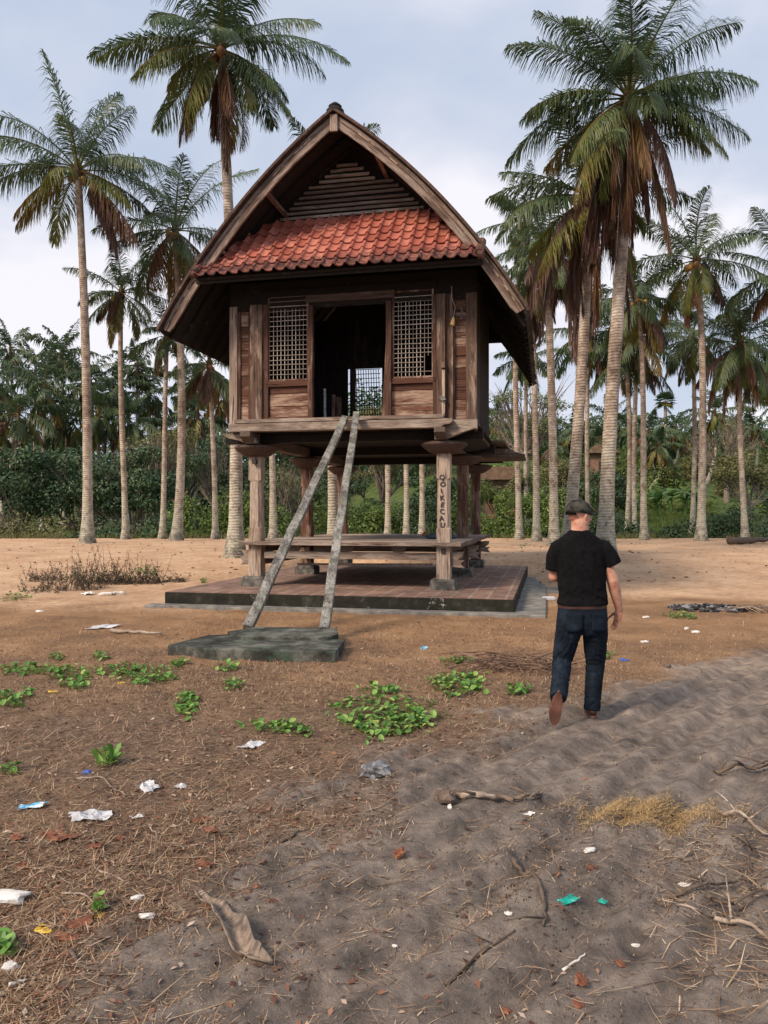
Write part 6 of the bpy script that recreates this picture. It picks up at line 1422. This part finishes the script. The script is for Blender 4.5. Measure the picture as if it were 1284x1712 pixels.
weeds(205, 975, .5, .6, 60, 'greener weed clump right of the tallest one', 4); weeds(240, 975, .45, .75, 45, 'dry weed clump nearest the plinth with upright stalks', 5); weeds(290, 972, .3, .35, 22, 'small dry weed at the right end of the weed patch', 6); weeds(90, 970, .6, .5, 50, 'low dark weeds behind the sparse left ones', 7)
# dead frond heap, fire pit, straw patch
def heap(name, pts, rad, mat, n, seed, lb, cat, ang=(0, 6.28), L_=(.5, 1.2), zz=.08):
    c = PG(*pts); o = empty(name, c, 0, lb, cat); rd = random.Random(seed); m = MB()
    for i in range(n):
        a = rd.uniform(*ang); l = rd.uniform(*L_); p = Vector((rd.uniform(-1, 1)*rad, rd.uniform(-1, 1)*rad*.6, 0)); d = Vector((math.cos(a), math.sin(a), 0))
        q = [p-d*l/2, p+Vector((rd.uniform(-.05, .05), rd.uniform(-.05, .05), 0)), p+d*l/2]; r = rd.uniform(.003, .009)
        q = [Vector((v.x, v.y, gh(c.x+v.x, c.y+v.y)-c.z+rd.uniform(.005, zz))) for v in q]; m.tube(q, [r, r*.8, r*.4], 5)
    m.build('stalks', mat, o); return o
heap('dead_frond_heap', (870, 1118), .50, simple('dead_frond_stalk', [(.3, (.10, .06, .042)), (.7, (.26, .17, .12))], 7, bump=.3, isl=.5), 70, 3, 'heap of dry brown palm frond stalks left of the man', 'frond heap', (-.9, 1.9), (.25, 1.1), .13)
ash = simple('black_ash', [(.35, (.012, .012, .013)), (.55, (.05, .05, .055)), (.7, (.25, .25, .27))], 5, .95, bump=.8, bd=.03, isl=.4)
fp = empty('fire_pit', PG(1190, 1018), 0, 'burnt heap of black ash and charred fronds on the soil at right', 'fire pit'); rd = random.Random(8); m = MB()
for i in range(260):
    a = rd.uniform(0, 6.28); q = math.sqrt(rd.random()); x, y = math.cos(a)*q*.75, math.sin(a)*q*.55; s = rd.uniform(.015, .06); m.ell((x, y, .01+.08*(1-q)*rd.random()), (s, s*rd.uniform(.4, 1), s*rd.uniform(.3, .7)), 4, 5)
m.build('ash', ash, fp)
m = MB()
for i in range(34):
    a = R(rd.uniform(-75, 5)); p = Vector((.45+rd.uniform(-.25, .25), -.25+rd.uniform(-.15, .15), .05)); m.tube([p, p+Vector((math.cos(a)*.25, math.sin(a)*.25, .05)), p+Vector((math.cos(a)*.5, math.sin(a)*.5, -.02))], [.010, .008, .004], 5)
m.build('frond_stalks', dryw, fp)
stw = foliage('golden_straw', [(.1, (.22, .14, .06)), (.5, (.38, .25, .11)), (.9, (.55, .40, .2))], 0, .8, .8)
sp = PG(1085, 1355); N = 5200; x = sp.x+rg.normal(0, .19, N)+rg.normal(0, .05, N); y = sp.y+rg.normal(0, .10, N); h = ground_h(x, y); a = rg.uniform(0, 6.28, N); L_ = rg.uniform(.01, .045, N); dd = np.stack([np.cos(a)*L_, np.sin(a)*L_, rg.uniform(0, .015, N)], 1); sd = np.stack([-np.sin(a), np.cos(a), 0*a], 1)*.0014
p = np.stack([x, y, h+rg.uniform(0, .012, N)], 1); o = fast_mesh('straw_patch', np.stack([p-sd, p+sd, p+dd+sd*.5, p+dd-sd*.5], 1).reshape(-1, 3), 4, stw); tag(o, 'golden patch of dry straw on the sand at right', 'straw', kind='stuff')
stick('fallen_log', [(1222, 911), (1255, 909), (1300, 908)], .16, darkw, 'fallen log lying on the crest at the right edge', 'log', 0, 2, 21)
chunk('blue_basket', 692, 900, .1, .1, .1, dblue, 'x', 'x') if False else None
# things on the platform
bp = Vector(hw(-.35, 2.2, 1.13)); o = MB().ell((0, 0, .05), (.36, .28, .07), 8, 16).build('blue_net', simple('blue_grey_cloth', [(.3, (.02, .04, .06)), (.7, (.06, .09, .13))], 9, bump=.8, bd=.03), smooth=True); o.location = bp; tag(o, 'crumpled dark blue cloth lying on the platform under the hut', 'cloth')
bp = Vector(hw(-1.05, 4.4, 1.13)); o = MB().box((-.07, -.05, 0), (.07, .05, .07)).box((-.03, -.03, .07), (.03, .03, .11)).build('brick', simple('loose_red_brick', [(.3, (.28, .10, .06)), (.7, (.4, .16, .1))], 9), bevel=.008); o.location = bp; tag(o, 'small red brick bit standing on the far side of the platform', 'brick')
# crushed leaf on apron
o = sheet('dry_palm_leaf', 698, 1022, .26, .10, simple('pale_dry_leaf', [(.3, (.34, .22, .15)), (.7, (.5, .36, .26))], 9), 'pale brown dry leaf resting on the apron before the plinth', 'dead leaf', .25, 90, rz=.2); o.location.z += .06
